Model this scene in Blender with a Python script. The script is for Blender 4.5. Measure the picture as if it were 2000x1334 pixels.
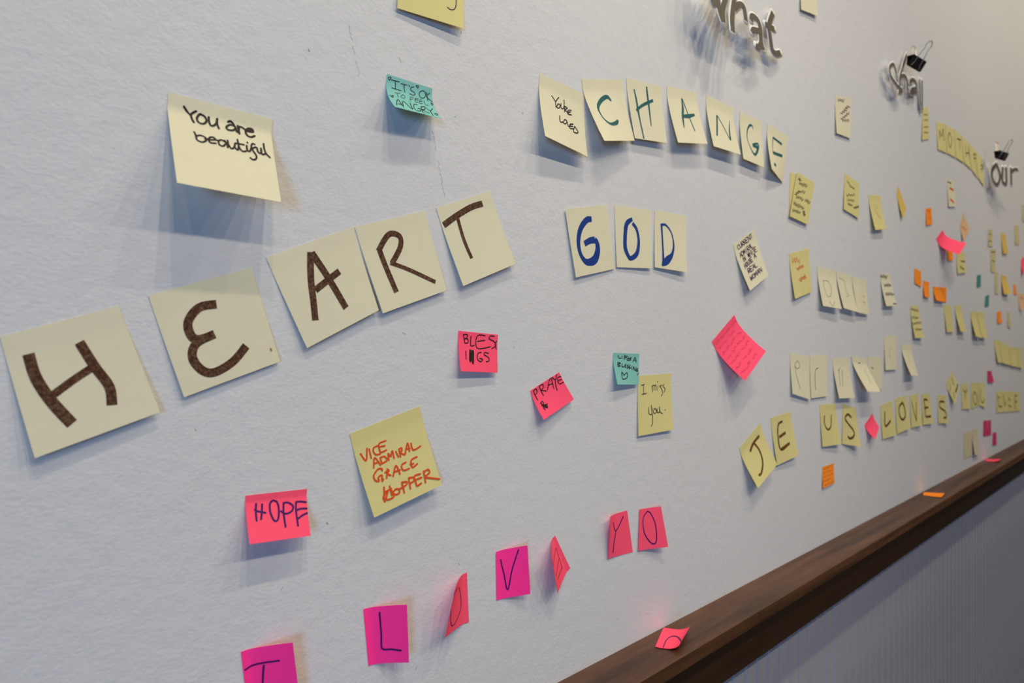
import bpy, bmesh, math, random
from mathutils import Vector

# ---------------------------------------------------------------- scene reset
for o in list(bpy.data.objects):
    bpy.data.objects.remove(o)
scene = bpy.context.scene
col = scene.collection
R = math.radians

# ---------------------------------------------------------------- camera (metres; wall face is y = 0, the room is y < 0)
CAM_Z = 1.35
cam_data = bpy.data.cameras.new('camera')
cam_data.sensor_width = 36.0
cam_data.lens = 24.0
cam_data.clip_start = 0.02
cam_data.dof.use_dof = True
cam_data.dof.focus_distance = 0.69
cam_data.dof.aperture_fstop = 7.2
cam = bpy.data.objects.new('camera', cam_data)
col.objects.link(cam)
cam.location = (0, -0.507, CAM_Z)
cam.rotation_euler = (R(90), 0, R(-90) + math.atan2(1364, 1333))
scene.camera = cam

# ---------------------------------------------------------------- world, lamps, exposure
scene.view_settings.view_transform = 'Standard'
scene.view_settings.look = 'None'
scene.view_settings.gamma = 1.0
scene.view_settings.use_curve_mapping = False
scene.view_settings.exposure = 0.0
world = bpy.data.worlds.new('world')
scene.world = world
world.use_nodes = True
world.node_tree.nodes['Background'].inputs[0].default_value = (0.95, 0.97, 1.0, 1)
world.node_tree.nodes['Background'].inputs[1].default_value = 0.04

def lamp(name, loc, energy, color, radius):
    d = bpy.data.lights.new(name, 'POINT')
    d.energy = energy; d.color = color; d.shadow_soft_size = radius
    o = bpy.data.objects.new(name, d); col.objects.link(o); o.location = loc
    return o
WARM = (1.0, 0.885, 0.685)
def spot(name, loc, target, energy, color, radius, angle, blend):
    d = bpy.data.lights.new(name, 'SPOT')
    d.energy = energy; d.color = color; d.shadow_soft_size = radius; d.spot_size = R(angle); d.spot_blend = blend
    o = bpy.data.objects.new(name, d); col.objects.link(o); o.location = loc
    o.rotation_euler = (Vector(target) - Vector(loc)).to_track_quat('-Z', 'Y').to_euler()
for x, e in ((-1.3, 18), (2.5, 46), (3.9, 50)):                                # ceiling lamps, row away from the wall
    lamp('ceiling_lamp', (x, -2.1, 3.5), e, WARM, 0.04)
for x, tx, e in ((-0.4, 0.25, 32), (0.35, 0.45, 34), (1.15, 0.98, 52)):           # three ceiling spots aimed at the notes
    spot('ceiling_spot', (x, -2.1, 3.5), (tx, 0, 1.45), e, WARM, 0.04, 46, 1.0)
for x, e in ((-0.1, 66), (0.4, 70), (1.6, 50), (2.9, 44)):                     # second row, closer to the wall
    lamp('ceiling_lamp_near', (x, -1.3, 4.5), e, WARM, 0.04)
wd = bpy.data.lights.new('window_daylight', 'AREA')       # daylight from a window down the room on the left
wd.shape = 'RECTANGLE'; wd.size = 1.0; wd.size_y = 1.3
wd.energy = 80; wd.color = (0.25, 0.52, 1.0)
w_o = bpy.data.objects.new('window_daylight', wd); col.objects.link(w_o)
w_o.location = (-3.4, -3.3, 1.25)
w_o.rotation_euler = (Vector((0.4, 0, 1.3)) - Vector(w_o.location)).to_track_quat('-Z', 'Y').to_euler()

# ---------------------------------------------------------------- materials
def new_mat(name):
    m = bpy.data.materials.new(name); m.use_nodes = True
    nt = m.node_tree
    return m, nt, nt.nodes['Principled BSDF']
def noise(nt, scale, detail=3, rough=.55, stretch=None):
    tc = nt.nodes.new('ShaderNodeTexCoord'); n = nt.nodes.new('ShaderNodeTexNoise')
    n.inputs['Scale'].default_value = scale; n.inputs['Detail'].default_value = detail; n.inputs['Roughness'].default_value = rough
    if stretch:
        mp = nt.nodes.new('ShaderNodeMapping'); mp.inputs['Scale'].default_value = stretch
        nt.links.new(tc.outputs['Object'], mp.inputs[0]); nt.links.new(mp.outputs[0], n.inputs[0])
    else:
        nt.links.new(tc.outputs['Object'], n.inputs[0])
    return n
def ramp(nt, src, stops):
    r = nt.nodes.new('ShaderNodeValToRGB')
    el = r.color_ramp.elements
    while len(el) < len(stops): el.new(0.5)
    for e, (p, c) in zip(el, stops): e.position = p; e.color = (*c, 1)
    nt.links.new(src, r.inputs[0])
    return r
def bump(nt, b, src, strength, dist, prev=None):
    n = nt.nodes.new('ShaderNodeBump'); n.inputs['Strength'].default_value = strength; n.inputs['Distance'].default_value = dist
    nt.links.new(src, n.inputs['Height'])
    if prev: nt.links.new(prev.outputs[0], n.inputs['Normal'])
    nt.links.new(n.outputs[0], b.inputs['Normal'])
    return n

def mat_wall():
    m, nt, b = new_mat('painted_plaster')
    r = ramp(nt, noise(nt, 2.2, 4).outputs[0], [(.35, (.765, .765, .772)), (.7, (.80, .80, .802))])
    nt.links.new(r.outputs[0], b.inputs['Base Color'])
    b.inputs['Roughness'].default_value = .62
    b.inputs['Specular IOR Level'].default_value = .3
    p = bump(nt, b, noise(nt, 290, 3, .55, (1, 1, 1.3)).outputs[0], .4, .0009)
    bump(nt, b, noise(nt, 60, 2).outputs[0], .25, .003, p)
    return m
def mat_wood(name, c0, c1, rough):
    m, nt, b = new_mat(name)
    g = noise(nt, 26, 6, .65, (.05, 1.2, 1.6))
    r = ramp(nt, g.outputs[0], [(.3, c0), (.55, c1), (.75, tuple(v * 1.35 for v in c1))])
    sp = noise(nt, 9, 5, .7, (.25, 1, 1))
    r2 = ramp(nt, sp.outputs[0], [(.40, (.42, .38, .36)), (.60, (1, 1, 1))])
    mx = nt.nodes.new('ShaderNodeMix'); mx.data_type = 'RGBA'; mx.blend_type = 'MULTIPLY'; mx.inputs[0].default_value = .6
    nt.links.new(r.outputs[0], mx.inputs[6]); nt.links.new(r2.outputs[0], mx.inputs[7])
    sc = noise(nt, 120, 3, .6, (.5, 1, 1))                       # sparse pale scratches
    rs = ramp(nt, sc.outputs[0], [(.735, (0, 0, 0)), (.765, (1, 1, 1))])
    m2 = nt.nodes.new('ShaderNodeMix'); m2.data_type = 'RGBA'; m2.inputs[7].default_value = (.26, .21, .16, 1)
    nt.links.new(rs.outputs[0], m2.inputs[0]); nt.links.new(mx.outputs[2], m2.inputs[6])
    nt.links.new(m2.outputs[2], b.inputs['Base Color'])
    b.inputs['Roughness'].default_value = rough
    bump(nt, b, g.outputs[0], .5, .0015)
    return m
def mat_plain(name, c, rough=.6, metal=0, var=.05, scale=60):
    m, nt, b = new_mat(name)
    r = ramp(nt, noise(nt, scale, 3).outputs[0], [(.3, tuple(v * (1 - var) for v in c)), (.7, tuple(min(1, v * (1 + var)) for v in c))])
    nt.links.new(r.outputs[0], b.inputs['Base Color'])
    b.inputs['Roughness'].default_value = rough; b.inputs['Metallic'].default_value = metal
    return m
NEON = ('coral', 'coral_daylit', 'orange')
def mat_paper(name, c):
    m, nt, b = new_mat('paper_' + name)
    if name in NEON:                      # day-glow stock gives back more red than falls on it: plain diffuse sheet
        d = nt.nodes.new('ShaderNodeBsdfDiffuse'); d.inputs[0].default_value = (*c, 1)
        nt.links.new(d.outputs[0], nt.nodes['Material Output'].inputs[0])
        return m
    n = noise(nt, 40, 4)
    r = ramp(nt, n.outputs[0], [(.3, tuple(v * .965 for v in c)), (.7, c)])
    nt.links.new(r.outputs[0], b.inputs['Base Color'])
    b.inputs['Roughness'].default_value = .85; b.inputs['Specular IOR Level'].default_value = .15
    bump(nt, b, noise(nt, 45, 2).outputs[0], .12, .004)
    return m
def mat_ink(name, c, light, amount):
    m, nt, b = new_mat('ink_' + name)
    n = noise(nt, 420, 4, .7)
    r = ramp(nt, n.outputs[0], [(.42, c), (.52 + .2 * (1 - amount), tuple(a * .8 + l * .2 for a, l in zip(c, light))), (.80, tuple(a * (1 - amount) + l * amount for a, l in zip(c, light)))])
    nt.links.new(r.outputs[0], b.inputs['Base Color'])
    b.inputs['Roughness'].default_value = .6; b.inputs['Specular IOR Level'].default_value = .25
    return m

PAPER = {k: mat_paper(k, c) for k, c in dict(
    cream=(.87, .815, .575), yellow=(.82, .73, .31), dullyellow=(.70, .62, .33), amber=(.85, .58, .14), peach=(.86, .56, .30),
    tancream=(.74, .66, .42), coral=(1.2, .115, .215), coral_daylit=(1.35, .055, .38), teal=(.25, .60, .545), darkteal=(.085, .29, .275), rose=(.70, .055, .17), orange=(1.15, .34, .04)).items()}  # second neon pink is the coral stock with bluish window light painted in
INK = {k: mat_ink(k, c, l, a) for k, (c, l, a) in dict(
    brown=((.070, .021, .009), (.56, .38, .22), .42), blue=((.006, .040, .25), (.03, .12, .42), .6), green=((.004, .085, .100), (.03, .28, .27), .85),
    black=((.014, .010, .008), (.05, .04, .03), .5), pencil=((.10, .10, .09), (.25, .24, .20), .5), purple=((.055, .010, .075), (.16, .06, .16), .5),
    violet=((.055, .006, .13), (.14, .02, .20), .5), orange_ink=((.80, .080, .010), (.85, .20, .05), .5), orange_faint=((.70, .14, .02), (.80, .2, .03), .5),
    olive=((.085, .075, .028), (.25, .22, .09), .5), maroon=((.09, .03, .05), (.25, .12, .12), .5), tan=((.48, .27, .08), (.6, .4, .2), .5),
    mauve=((.17, .09, .11), (.3, .2, .2), .5), bronze=((.26, .18, .05), (.4, .3, .1), .5), pinkpencil=((.80, .06, .115), (.95, .08, .14), .5), umber=((.15, .058, .012), (.3, .15, .05), .4)).items()}
M_WALL = mat_wall()
M_LEDGE = mat_wood('dark_walnut_worn', (.030, .012, .005), (.15, .062, .025), .48)
M_APRON = mat_wood('dark_walnut', (.012, .006, .003), (.034, .016, .008), .42)
M_BEAD = mat_plain('blue_grey_gloss_paint', (.40, .405, .45), .36, 0, .06, 12)
M_FLOOR = mat_wood('oak_floor', (.16, .09, .05), (.30, .18, .10), .5)
M_PRINT = mat_plain('grey_brown_print', (.105, .085, .058), .7, 0, .1, 200)
M_CARD = mat_plain('white_card', (.85, .84, .80), .7)
M_CLIP = mat_plain('black_enamel', (.016, .014, .013), .35)
M_WIRE = mat_plain('nickel_wire', (.55, .48, .36), .25, 1)
M_SCUFF = mat_plain('grey_scuff', (.36, .35, .34), .8)

# ---------------------------------------------------------------- helpers
def link(name, mesh, parent=None, **props):
    o = bpy.data.objects.new(name, mesh); col.objects.link(o)
    if parent: o.parent = parent
    for k, v in props.items(): o[k] = v
    return o
def mesh_from(name, verts, faces, mat, smooth=True):
    me = bpy.data.meshes.new(name); me.from_pydata(verts, [], faces); me.materials.append(mat)
    if smooth: me.polygons.foreach_set('use_smooth', [True] * len(me.polygons))
    me.update()
    return me
def box_mesh(name, lo, hi, mat, bevel=0):
    bm = bmesh.new(); bmesh.ops.create_cube(bm, size=1)
    for v in bm.verts:
        v.co = [(lo[i] + hi[i]) / 2 + v.co[i] * (hi[i] - lo[i]) for i in range(3)]
    if bevel: bmesh.ops.bevel(bm, geom=bm.edges[:], offset=bevel, segments=3, affect='EDGES', profile=.6)
    me = bpy.data.meshes.new(name); bm.to_mesh(me); bm.free(); me.materials.append(mat)
    return me
def mix(a, b, f): return a + (b - a) * f
def curl(q, p): return 0.0 if q < .16 else ((q - .16) / .84) ** p
def surface(C, edge, p, s, t):
    """point (metres) of a curled sheet; C = four corners (along wall, height, lift off wall) in mm: TL TR BR BL"""
    P = [mix(mix(C[0][k], C[1][k], s), mix(C[3][k], C[2][k], s), t) for k in range(3)]
    d = [c[2] for c in C]
    if edge == 'T': P[2] = mix(mix(d[0], d[1], s), mix(d[3], d[2], s), curl(t, p))
    elif edge == 'L': P[2] = mix(mix(d[0], d[3], t), mix(d[1], d[2], t), curl(s, p))
    elif edge == 'R': P[2] = mix(mix(d[1], d[2], t), mix(d[0], d[3], t), curl(1 - s, p))
    elif edge == 'F': P[1] += p * s ** 4
    return Vector((P[0], -P[2], P[1])) / 1000
def frame(C, edge, p, s, t):
    e = .01
    a = surface(C, edge, p, s + e, t) - surface(C, edge, p, s - e, t)
    b = surface(C, edge, p, s, t + e) - surface(C, edge, p, s, t - e)
    n = b.cross(a)
    return n.normalized()
def sheet(name, C, edge, p, mat, origin, thick=.00016, n=25):
    vs, fs = [], []
    for side in (0, 1):
        for j in range(n + 1):
            for i in range(n + 1):
                s, t = i / n, j / n
                P = surface(C, edge, p, s, t)
                if side: P = P - frame(C, edge, p, s, t) * thick
                vs.append(P - origin)
    m = n + 1; o2 = m * m
    for j in range(n):
        for i in range(n):
            a = j * m + i
            fs.append((a, a + m, a + m + 1, a + 1))
            fs.append((o2 + a, o2 + a + 1, o2 + a + m + 1, o2 + a + m))
    rim = [i for i in range(m)] + [j * m + n for j in range(1, m)] + [n * m + i for i in range(n - 1, -1, -1)] + [j * m for j in range(n - 1, 0, -1)]
    k = len(vs); r = len(rim)                 # the rim has vertices of its own so that the edge stays crisp
    vs += [vs[a] for a in rim] + [vs[o2 + a] for a in rim]
    for i in range(r): fs.append((k + i, k + (i + 1) % r, k + r + (i + 1) % r, k + r + i))
    return mesh_from(name, vs, fs, mat)
def smooth_line(pts):
    """Catmull-Rom through (x, y, w) points"""
    if len(pts) < 3:
        out = []
        for k in range(7): out.append(tuple(mix(a, b, k / 6) for a, b in zip(pts[0], pts[-1])))
        return out
    P = [pts[0]] + pts + [pts[-1]]; out = []
    for i in range(1, len(P) - 2):
        a, b, c, d = P[i - 1:i + 3]
        for k in range(5):
            f = k / 5
            out.append(tuple(.5 * (2 * b[j] + (c[j] - a[j]) * f + (2 * a[j] - 5 * b[j] + 4 * c[j] - d[j]) * f * f + (3 * b[j] - a[j] - 3 * c[j] + d[j]) * f ** 3) for j in range(3)))
    out.append(pts[-1])
    return out
def stroke_geo(vs, fs, C, edge, p, size, w, flat, origin, off, grow=0.0, thick=0.0, clip=True, caps=True):
    step = 3 if w == 0 else 2
    pts = []
    for i in range(0, len(flat), step):
        wd = flat[i + 2] if w == 0 else w
        pts.append((flat[i] / 1000 * size[0], flat[i + 1] / 1000 * size[1], wd + grow))
    L = smooth_line(pts)
    cl = (lambda v: min(1.0, max(0.0, v))) if clip else (lambda v: v)
    def put(x, y):
        s, t = cl(x / size[0]), cl(y / size[1])
        n = frame(C, edge, p, s, t)
        vs.append(surface(C, edge, p, s, t) + n * off - origin)
        if thick: vs.append(surface(C, edge, p, s, t) + n * (off - thick) - origin)
    k = 2 if thick else 1
    # rounded caps: widen the ends with half-circle samples
    rows = []
    m = len(L)
    dirs = []
    for i in range(m):
        a, b = L[max(0, i - 1)], L[min(m - 1, i + 1)]
        dx, dy = b[0] - a[0], b[1] - a[1]; l = math.hypot(dx, dy) or 1
        dirs.append((dx / l, dy / l))
    x, y, w0 = L[0]; dx, dy = dirs[0]
    for a in (.95, .75, .4) if caps else (.12,): rows.append((x - dx * a * w0 / 2, y - dy * a * w0 / 2, w0 * math.sqrt(1 - a * a), dx, dy))
    for (x, y, w1), (dx, dy) in zip(L, dirs): rows.append((x, y, w1, dx, dy))
    x, y, w0 = L[-1]; dx, dy = dirs[-1]
    for a in (.4, .75, .95) if caps else (.12,): rows.append((x + dx * a * w0 / 2, y + dy * a * w0 / 2, w0 * math.sqrt(1 - a * a), dx, dy))
    base = len(vs)
    for x, y, w1, dx, dy in rows:
        put(x - dy * w1 / 2, y + dx * w1 / 2); put(x + dy * w1 / 2, y - dx * w1 / 2)
    for i in range(len(rows) - 1):
        a = base + i * 2 * k; b = a + 2 * k
        fs.append((a, b, b + k, a + k))
        if thick:
            fs.append((a + 1, a + 3, b + 3, b + 1)); fs.append((a, a + 1, b + 1, b)); fs.append((a + 2, b + 2, b + 3, a + 3))

# ---------------------------------------------------------------- measurements (mm: along wall, height, lift off wall)
NOTES = [
 ('cream', 'T', 1.3, [(66.4, 1352.8, 0.5), (130.0, 1373.8, 0.5), (154.2, 1301.7, 5.0), (82.8, 1278.8, 6.0)], (76, 76),
  'large pale yellow note with thick brown letter H, first of HEART', 'pale yellow notes spelling HEART',
  [('brown', [(7, [168, 195, 170, 388, 226, 605, 319, 833])]), ('brown', [(6.5, [577, 215, 629, 445, 684, 642, 655, 795])]), ('brown', [(5, [205, 582, 418, 502, 615, 441])])]),
 ('cream', 'T', 1.3, [(148.1, 1381.4, 0.5), (220.0, 1406.1, 0.5), (241.2, 1334.5, 3.0), (170.5, 1310.8, 3.0)], (76, 76),
  'large pale yellow note with thick brown curvy letter E of HEART', 'pale yellow notes spelling HEART',
  [('brown', [(6.4, [552, 251, 389, 237, 254, 338, 243, 477, 313, 528, 447, 523]), (6.4, [447, 523, 261, 555, 188, 674, 236, 818, 341, 875, 538, 836, 707, 735])]), ('tan', [(1.6, [943, 844, 944, 860])])]),
 ('cream', 'T', 1.3, [(231.2, 1414.5, 0.5), (307.3, 1447.0, 0.5), (329.8, 1377.0, 5.0), (263.4, 1344.7, 4.0)], (76, 76),
  'large pale yellow note with thick brown letter A of HEART', 'pale yellow notes spelling HEART',
  [('brown', [(5.6, [447, 105, 347, 365, 276, 600, 217, 775]), (5.6, [458, 115, 534, 417, 608, 802]), (5.6, [352, 489, 680, 407])])]),
 ('cream', 'T', 1.3, [(308.8, 1447.1, 0.5), (382.7, 1470.5, 0.5), (405.9, 1398.3, 4.0), (334.0, 1374.4, 5.0)], (76, 76),
  'large pale yellow note with thick brown letter R of HEART', 'pale yellow notes spelling HEART',
  [('brown', [(5.2, [206, 319, 405, 169, 543, 218, 512, 340, 336, 493]), (5.2, [224, 319, 235, 490, 269, 820])]), ('brown', [(3.8, [314, 484, 529, 616, 859, 856])])]),
 ('cream', 'T', 1.3, [(395.8, 1475.1, 0.5), (464.0, 1501.4, 0.5), (495.5, 1430.4, 6.0), (424.4, 1403.1, 6.0)], (76, 76),
  'large pale yellow note with brown letter T, last of HEART', 'pale yellow notes spelling HEART',
  [('brown', [(6, [36, 224, 293, 165, 577, 122, 790, 122])]), ('brown', [(4, [293, 199, 274, 473, 291, 718])])]),
 ('cream', 'T', 1.3, [(576.9, 1498.5, 2.0), (654.3, 1514.1, 1.0), (668.1, 1438.2, 2.0), (593.1, 1422.6, 4.0)], (76, 76),
  'pale yellow note with thick blue letter G of GOD', 'pale yellow notes spelling GOD',
  [('blue', [(0, [568, 190, 6.1, 456, 193, 7.3, 308, 284, 7.3, 215, 412, 6.7, 177, 567, 6.1, 206, 707, 5.5, 311, 811, 7.3, 506, 800, 10.4, 611, 683, 9.2, 628, 567, 7.3, 587, 493, 6.1]), (0, [575, 504, 7.9, 461, 504, 7.3, 326, 537, 6.7])])]),
 ('cream', 'T', 1.3, [(669.1, 1516.2, 0.5), (747.4, 1519.9, 0.5), (744.5, 1444.4, 4.0), (672.2, 1440.4, 2.0)], (76, 76),
  'pale yellow note with blue letter O of GOD', 'pale yellow notes spelling GOD',
  [('blue', [(0, [462, 193, 4.9, 312, 280, 7.3, 260, 460, 7.3, 246, 674, 7.3, 321, 809, 6.1, 393, 845, 6.1, 560, 763, 7.3, 627, 567, 5.5, 583, 363, 4.9, 470, 262, 4.9])])]),
 ('cream', 'T', 1.3, [(755.5, 1521.7, 0.5), (832.7, 1523.6, 0.5), (825.0, 1444.7, 6.0), (751.8, 1446.4, 3.0)], (76, 76),
  'pale yellow note with blue letter D of GOD', 'pale yellow notes spelling GOD',
  [('blue', [(0, [203, 219, 4.3, 227, 405, 3.7, 247, 646, 3.7, 253, 847, 4.9, 226, 957, 4.3]), (0, [215, 238, 3.7, 346, 231, 3.0, 516, 349, 2.4, 586, 545, 3.7, 531, 726, 6.1, 383, 841, 11.0, 251, 914, 7.3])])]),
 ('cream', 'T', 1.05, [(160.9, 1523.4, 0.5), (235.4, 1521.2, 2.0), (229.7, 1452.5, 29.0), (157.2, 1455.1, 29.0)], (76, 76),
  'large pale yellow note reading You are beautiful in black handwriting', 'notes with short messages',
  [('black', [(1.7, [142, 107, 172, 148, 202, 184]), (1.7, [253, 125, 228, 147, 207, 178, 213, 226, 226, 259]), (1.7, [286, 148, 259, 205, 273, 247, 315, 251, 348, 208, 336, 161, 296, 143]), (1.7, [373, 154, 373, 217, 389, 252, 422, 235, 445, 195, 453, 150]), (1.7, [453, 150, 449, 214, 460, 261]), (1.7, [559, 154, 580, 139, 614, 170, 640, 252]), (1.7, [624, 188, 580, 181, 538, 221, 551, 251, 602, 242, 633, 206]), (1.7, [653, 172, 659, 232, 661, 266]), (1.7, [659, 225, 669, 181, 692, 178, 719, 194]), (1.7, [729, 212, 804, 203, 796, 168, 755, 176, 728, 219, 740, 264, 779, 273, 817, 248]), (1.7, [747, 199, 800, 184])]), ('black', [(1.45, [219, 376, 231, 419, 236, 463, 281, 476, 321, 445, 319, 413, 274, 399, 233, 418]), (1.45, [313, 428, 345, 422]), (1.45, [349, 430, 410, 410, 396, 387, 363, 397, 346, 431, 362, 460, 410, 453]), (1.45, [409, 413, 442, 411]), (1.45, [506, 412, 470, 396, 440, 424, 447, 462, 479, 467, 510, 431]), (1.45, [503, 393, 520, 435, 524, 471]), (1.45, [531, 385, 536, 437, 560, 475, 590, 449, 601, 406]), (1.45, [632, 346, 636, 416, 621, 475, 596, 448]), (1.45, [607, 397, 692, 391]), (1.45, [636, 416, 650, 460, 676, 476, 706, 465]), (1.45, [720, 393, 719, 448, 741, 459, 762, 422]), (1.45, [730, 352, 733, 357]), (1.45, [805, 356, 782, 355, 766, 394, 778, 439, 806, 493, 795, 537, 764, 551, 740, 537]), (1.45, [756, 424, 813, 388]), (1.45, [824, 392, 830, 438, 851, 453, 867, 422, 865, 387]), (1.45, [862, 416, 874, 461, 899, 447]), (1.45, [902, 322, 901, 385, 917, 443, 949, 476])])]),
 ('teal', 'T', 1.9, [(341.5, 1585.5, 0.5), (391.3, 1585.6, 0.5), (389.4, 1553.2, 17.0), (336.4, 1550.5, 20.0)], (50, 38),
  "small teal note reading IT'S OK TO FEEL ANGRY with tiny hearts", 'notes with short messages',
  [('black', [(0.7, [25, 84, 57, 138, 87, 66, 55, 65, 25, 84]), (0.7, [627, 68, 671, 116, 679, 55, 627, 68]), (0.7, [35, 581, 86, 634, 114, 557, 62, 603]), (0.7, [946, 463, 960, 534, 993, 461, 946, 463]), (0.7, [901, 847, 942, 897, 983, 831, 929, 835]), (0.7, [98, 116, 265, 105]), (0.7, [184, 116, 190, 340]), (0.7, [111, 327, 304, 339]), (0.7, [300, 133, 428, 132]), (0.7, [367, 135, 385, 352]), (0.7, [472, 115, 490, 143]), (0.7, [579, 122, 525, 158, 517, 233, 584, 266, 609, 324, 555, 369, 490, 349]), (0.7, [776, 147, 709, 232, 714, 353, 781, 374, 847, 269, 823, 158, 765, 151]), (0.7, [864, 157, 881, 287, 884, 422]), (0.7, [941, 157, 869, 292, 985, 406]), (0.7, [213, 903, 298, 670, 395, 915, 433, 673]), (0.7, [73, 910, 184, 659, 211, 894]), (0.7, [133, 829, 199, 836]), (0.7, [594, 666, 524, 678, 467, 809, 476, 917, 570, 904, 607, 804, 551, 819]), (0.7, [659, 710, 611, 934]), (0.7, [659, 710, 750, 672, 720, 775, 636, 829, 764, 896]), (0.7, [776, 697, 837, 781, 932, 659]), (0.7, [837, 781, 826, 956])]), ('black', [(0.45, [163, 457, 274, 428]), (0.45, [211, 453, 217, 570]), (0.45, [337, 441, 279, 528, 325, 567, 371, 499, 337, 441]), (0.45, [487, 459, 460, 594]), (0.45, [487, 459, 569, 434]), (0.45, [479, 536, 554, 489]), (0.45, [601, 446, 576, 571, 646, 559]), (0.45, [600, 449, 676, 432]), (0.45, [592, 506, 663, 478]), (0.45, [701, 454, 664, 577, 738, 572]), (0.45, [700, 458, 753, 446]), (0.45, [687, 518, 744, 499]), (0.45, [791, 459, 799, 582, 871, 566]), (0.45, [150, 959, 153, 963]), (0.45, [180, 974, 183, 977]), (0.45, [605, 946, 646, 977])])]),
 ('yellow', 'T', 1.3, [(356.5, 1705.5, 0.5), (431.6, 1717.1, 0.5), (423.8, 1649.7, 7.0), (350.3, 1645.6, 3.0)], (76, 76),
  "yellow note with a purple hooked pen tail, above the teal IT'S OK note", 'notes with short messages',
  [('purple', [(1.1, [869, 423, 877, 645, 854, 736, 797, 767, 739, 748])])]),
 ('cream', 'T', 1.3, [(537.2, 1639.4, 0.5), (612.7, 1636.4, 0.5), (603.9, 1560.2, 12.0), (527.9, 1566.6, 17.0)], (76, 76),
  "pale yellow note reading YOU'RE LOVED in black", 'notes with short messages',
  [('black', [(1.35, [269, 257, 347, 327]), (1.35, [422, 230, 347, 327, 345, 408]), (1.35, [406, 337, 359, 403, 408, 408, 444, 353, 406, 337]), (1.35, [467, 316, 461, 384, 511, 382, 537, 315]), (1.35, [538, 236, 539, 293]), (1.35, [546, 327, 537, 424]), (1.35, [546, 334, 606, 343, 551, 390, 630, 415]), (1.35, [698, 350, 624, 374, 607, 437, 691, 425]), (1.35, [621, 404, 674, 384]), (1.35, [413, 530, 408, 626, 471, 613]), (1.35, [521, 553, 481, 617, 531, 622, 570, 565, 521, 553]), (1.35, [570, 565, 600, 643, 673, 576]), (1.35, [715, 569, 639, 594, 628, 662, 716, 642]), (1.35, [640, 627, 700, 608]), (1.35, [743, 596, 707, 695, 818, 671, 754, 596])])]),
 ('cream', 'T', 1.3, [(607.2, 1652.4, 0.5), (686.1, 1672.7, 0.5), (696.1, 1597.4, 11.0), (622.0, 1579.8, 22.0)], (76, 76),
  'pale yellow note with green letter C, first of CHANGE', 'pale yellow notes spelling CHANGE',
  [('green', [(0, [619, 341, 2.3, 541, 275, 5.2, 387, 319, 5.5, 246, 422, 4.6, 223, 525, 2.5, 281, 644, 1.8, 409, 719, 3.4, 574, 704, 5.2, 652, 659, 3.4])])]),
 ('cream', 'T', 1.3, [(693.0, 1677.1, 0.5), (770.5, 1686.9, 0.5), (772.7, 1610.7, 8.0), (702.2, 1602.7, 7.0)], (76, 76),
  'pale yellow note with green letter H of CHANGE, its left leg running long', 'pale yellow notes spelling CHANGE',
  [('green', [(0, [195, 161, 2.3, 226, 329, 3.4, 234, 509, 4.1, 247, 705, 2.8, 272, 984, 2.8]), (0, [560, 68, 2.5, 570, 225, 3.7, 577, 393, 3.7, 565, 742, 1.8]), (0, [181, 515, 3.4, 404, 398, 4.0, 720, 283, 4.0])])]),
 ('cream', 'T', 1.3, [(783.1, 1690.5, 0.5), (859.0, 1701.7, 0.5), (865.5, 1627.3, 14.0), (789.8, 1613.6, 14.0)], (76, 76),
  'pale yellow note with green letter A of CHANGE', 'pale yellow notes spelling CHANGE',
  [('green', [(0, [469, 165, 2.3, 451, 347, 4.8, 382, 518, 4.8, 334, 719, 2.1]), (0, [490, 179, 2.1, 562, 371, 2.1, 677, 762, 2.1]), (0, [405, 500, 4.6, 591, 487, 5.8, 809, 446, 3.4])])]),
 ('cream', 'T', 1.3, [(884.9, 1704.6, 0.5), (964.7, 1705.3, 0.5), (962.6, 1630.8, 14.0), (884.2, 1627.9, 13.0)], (76, 76),
  'pale yellow note with green letter N of CHANGE', 'pale yellow notes spelling CHANGE',
  [('green', [(0, [354, 313, 3.7, 300, 523, 3.9, 219, 747, 3.7]), (0, [369, 318, 2.1, 542, 507, 1.8, 712, 752, 2.1]), (0, [716, 741, 4.0, 751, 537, 3.4, 833, 312, 1.1])])]),
 ('cream', 'T', 1.3, [(985.6, 1704.8, 0.5), (1059.5, 1704.9, 0.5), (1049.9, 1628.0, 9.0), (980.4, 1628.9, 9.0)], (76, 76),
  'pale yellow note with green letter G of CHANGE', 'pale yellow notes spelling CHANGE',
  [('green', [(0, [601, 255, 1.1, 563, 186, 2.3, 439, 204, 4.4, 324, 335, 3.2, 294, 514, 2.0, 404, 683, 2.0, 588, 801, 4.6, 778, 628, 5.8, 775, 530, 3.9, 529, 590, 3.4]), (0, [525, 611, 4.6, 759, 612, 5.8])])]),
 ('cream', 'T', 1.3, [(1080.6, 1707.1, 0.5), (1157.0, 1701.4, 0.5), (1133.7, 1618.3, 1.5), (1064.0, 1627.0, 15.0)], (76, 76),
  'pale yellow curled note with green letter E, last of CHANGE', 'pale yellow notes spelling CHANGE',
  [('green', [(0, [289, 214, 2.9, 260, 430, 1.7, 248, 571, 1.7]), (0, [289, 220, 3.4, 741, 242, 4.0]), (0, [277, 559, 5.2, 810, 477, 4.6]), (0, [278, 808, 4.6, 412, 797, 4.6])])]),
 ('cream', 'T', 1.3, [(964.0, 1497.7, 0.5), (1033.9, 1528.2, 0.5), (1066.8, 1456.7, 8.0), (998.0, 1428.1, 11.0)], (76, 76),
  'pale note with six lines of purple capitals, tilted above the pink pencilled note', 'notes with short messages',
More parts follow.
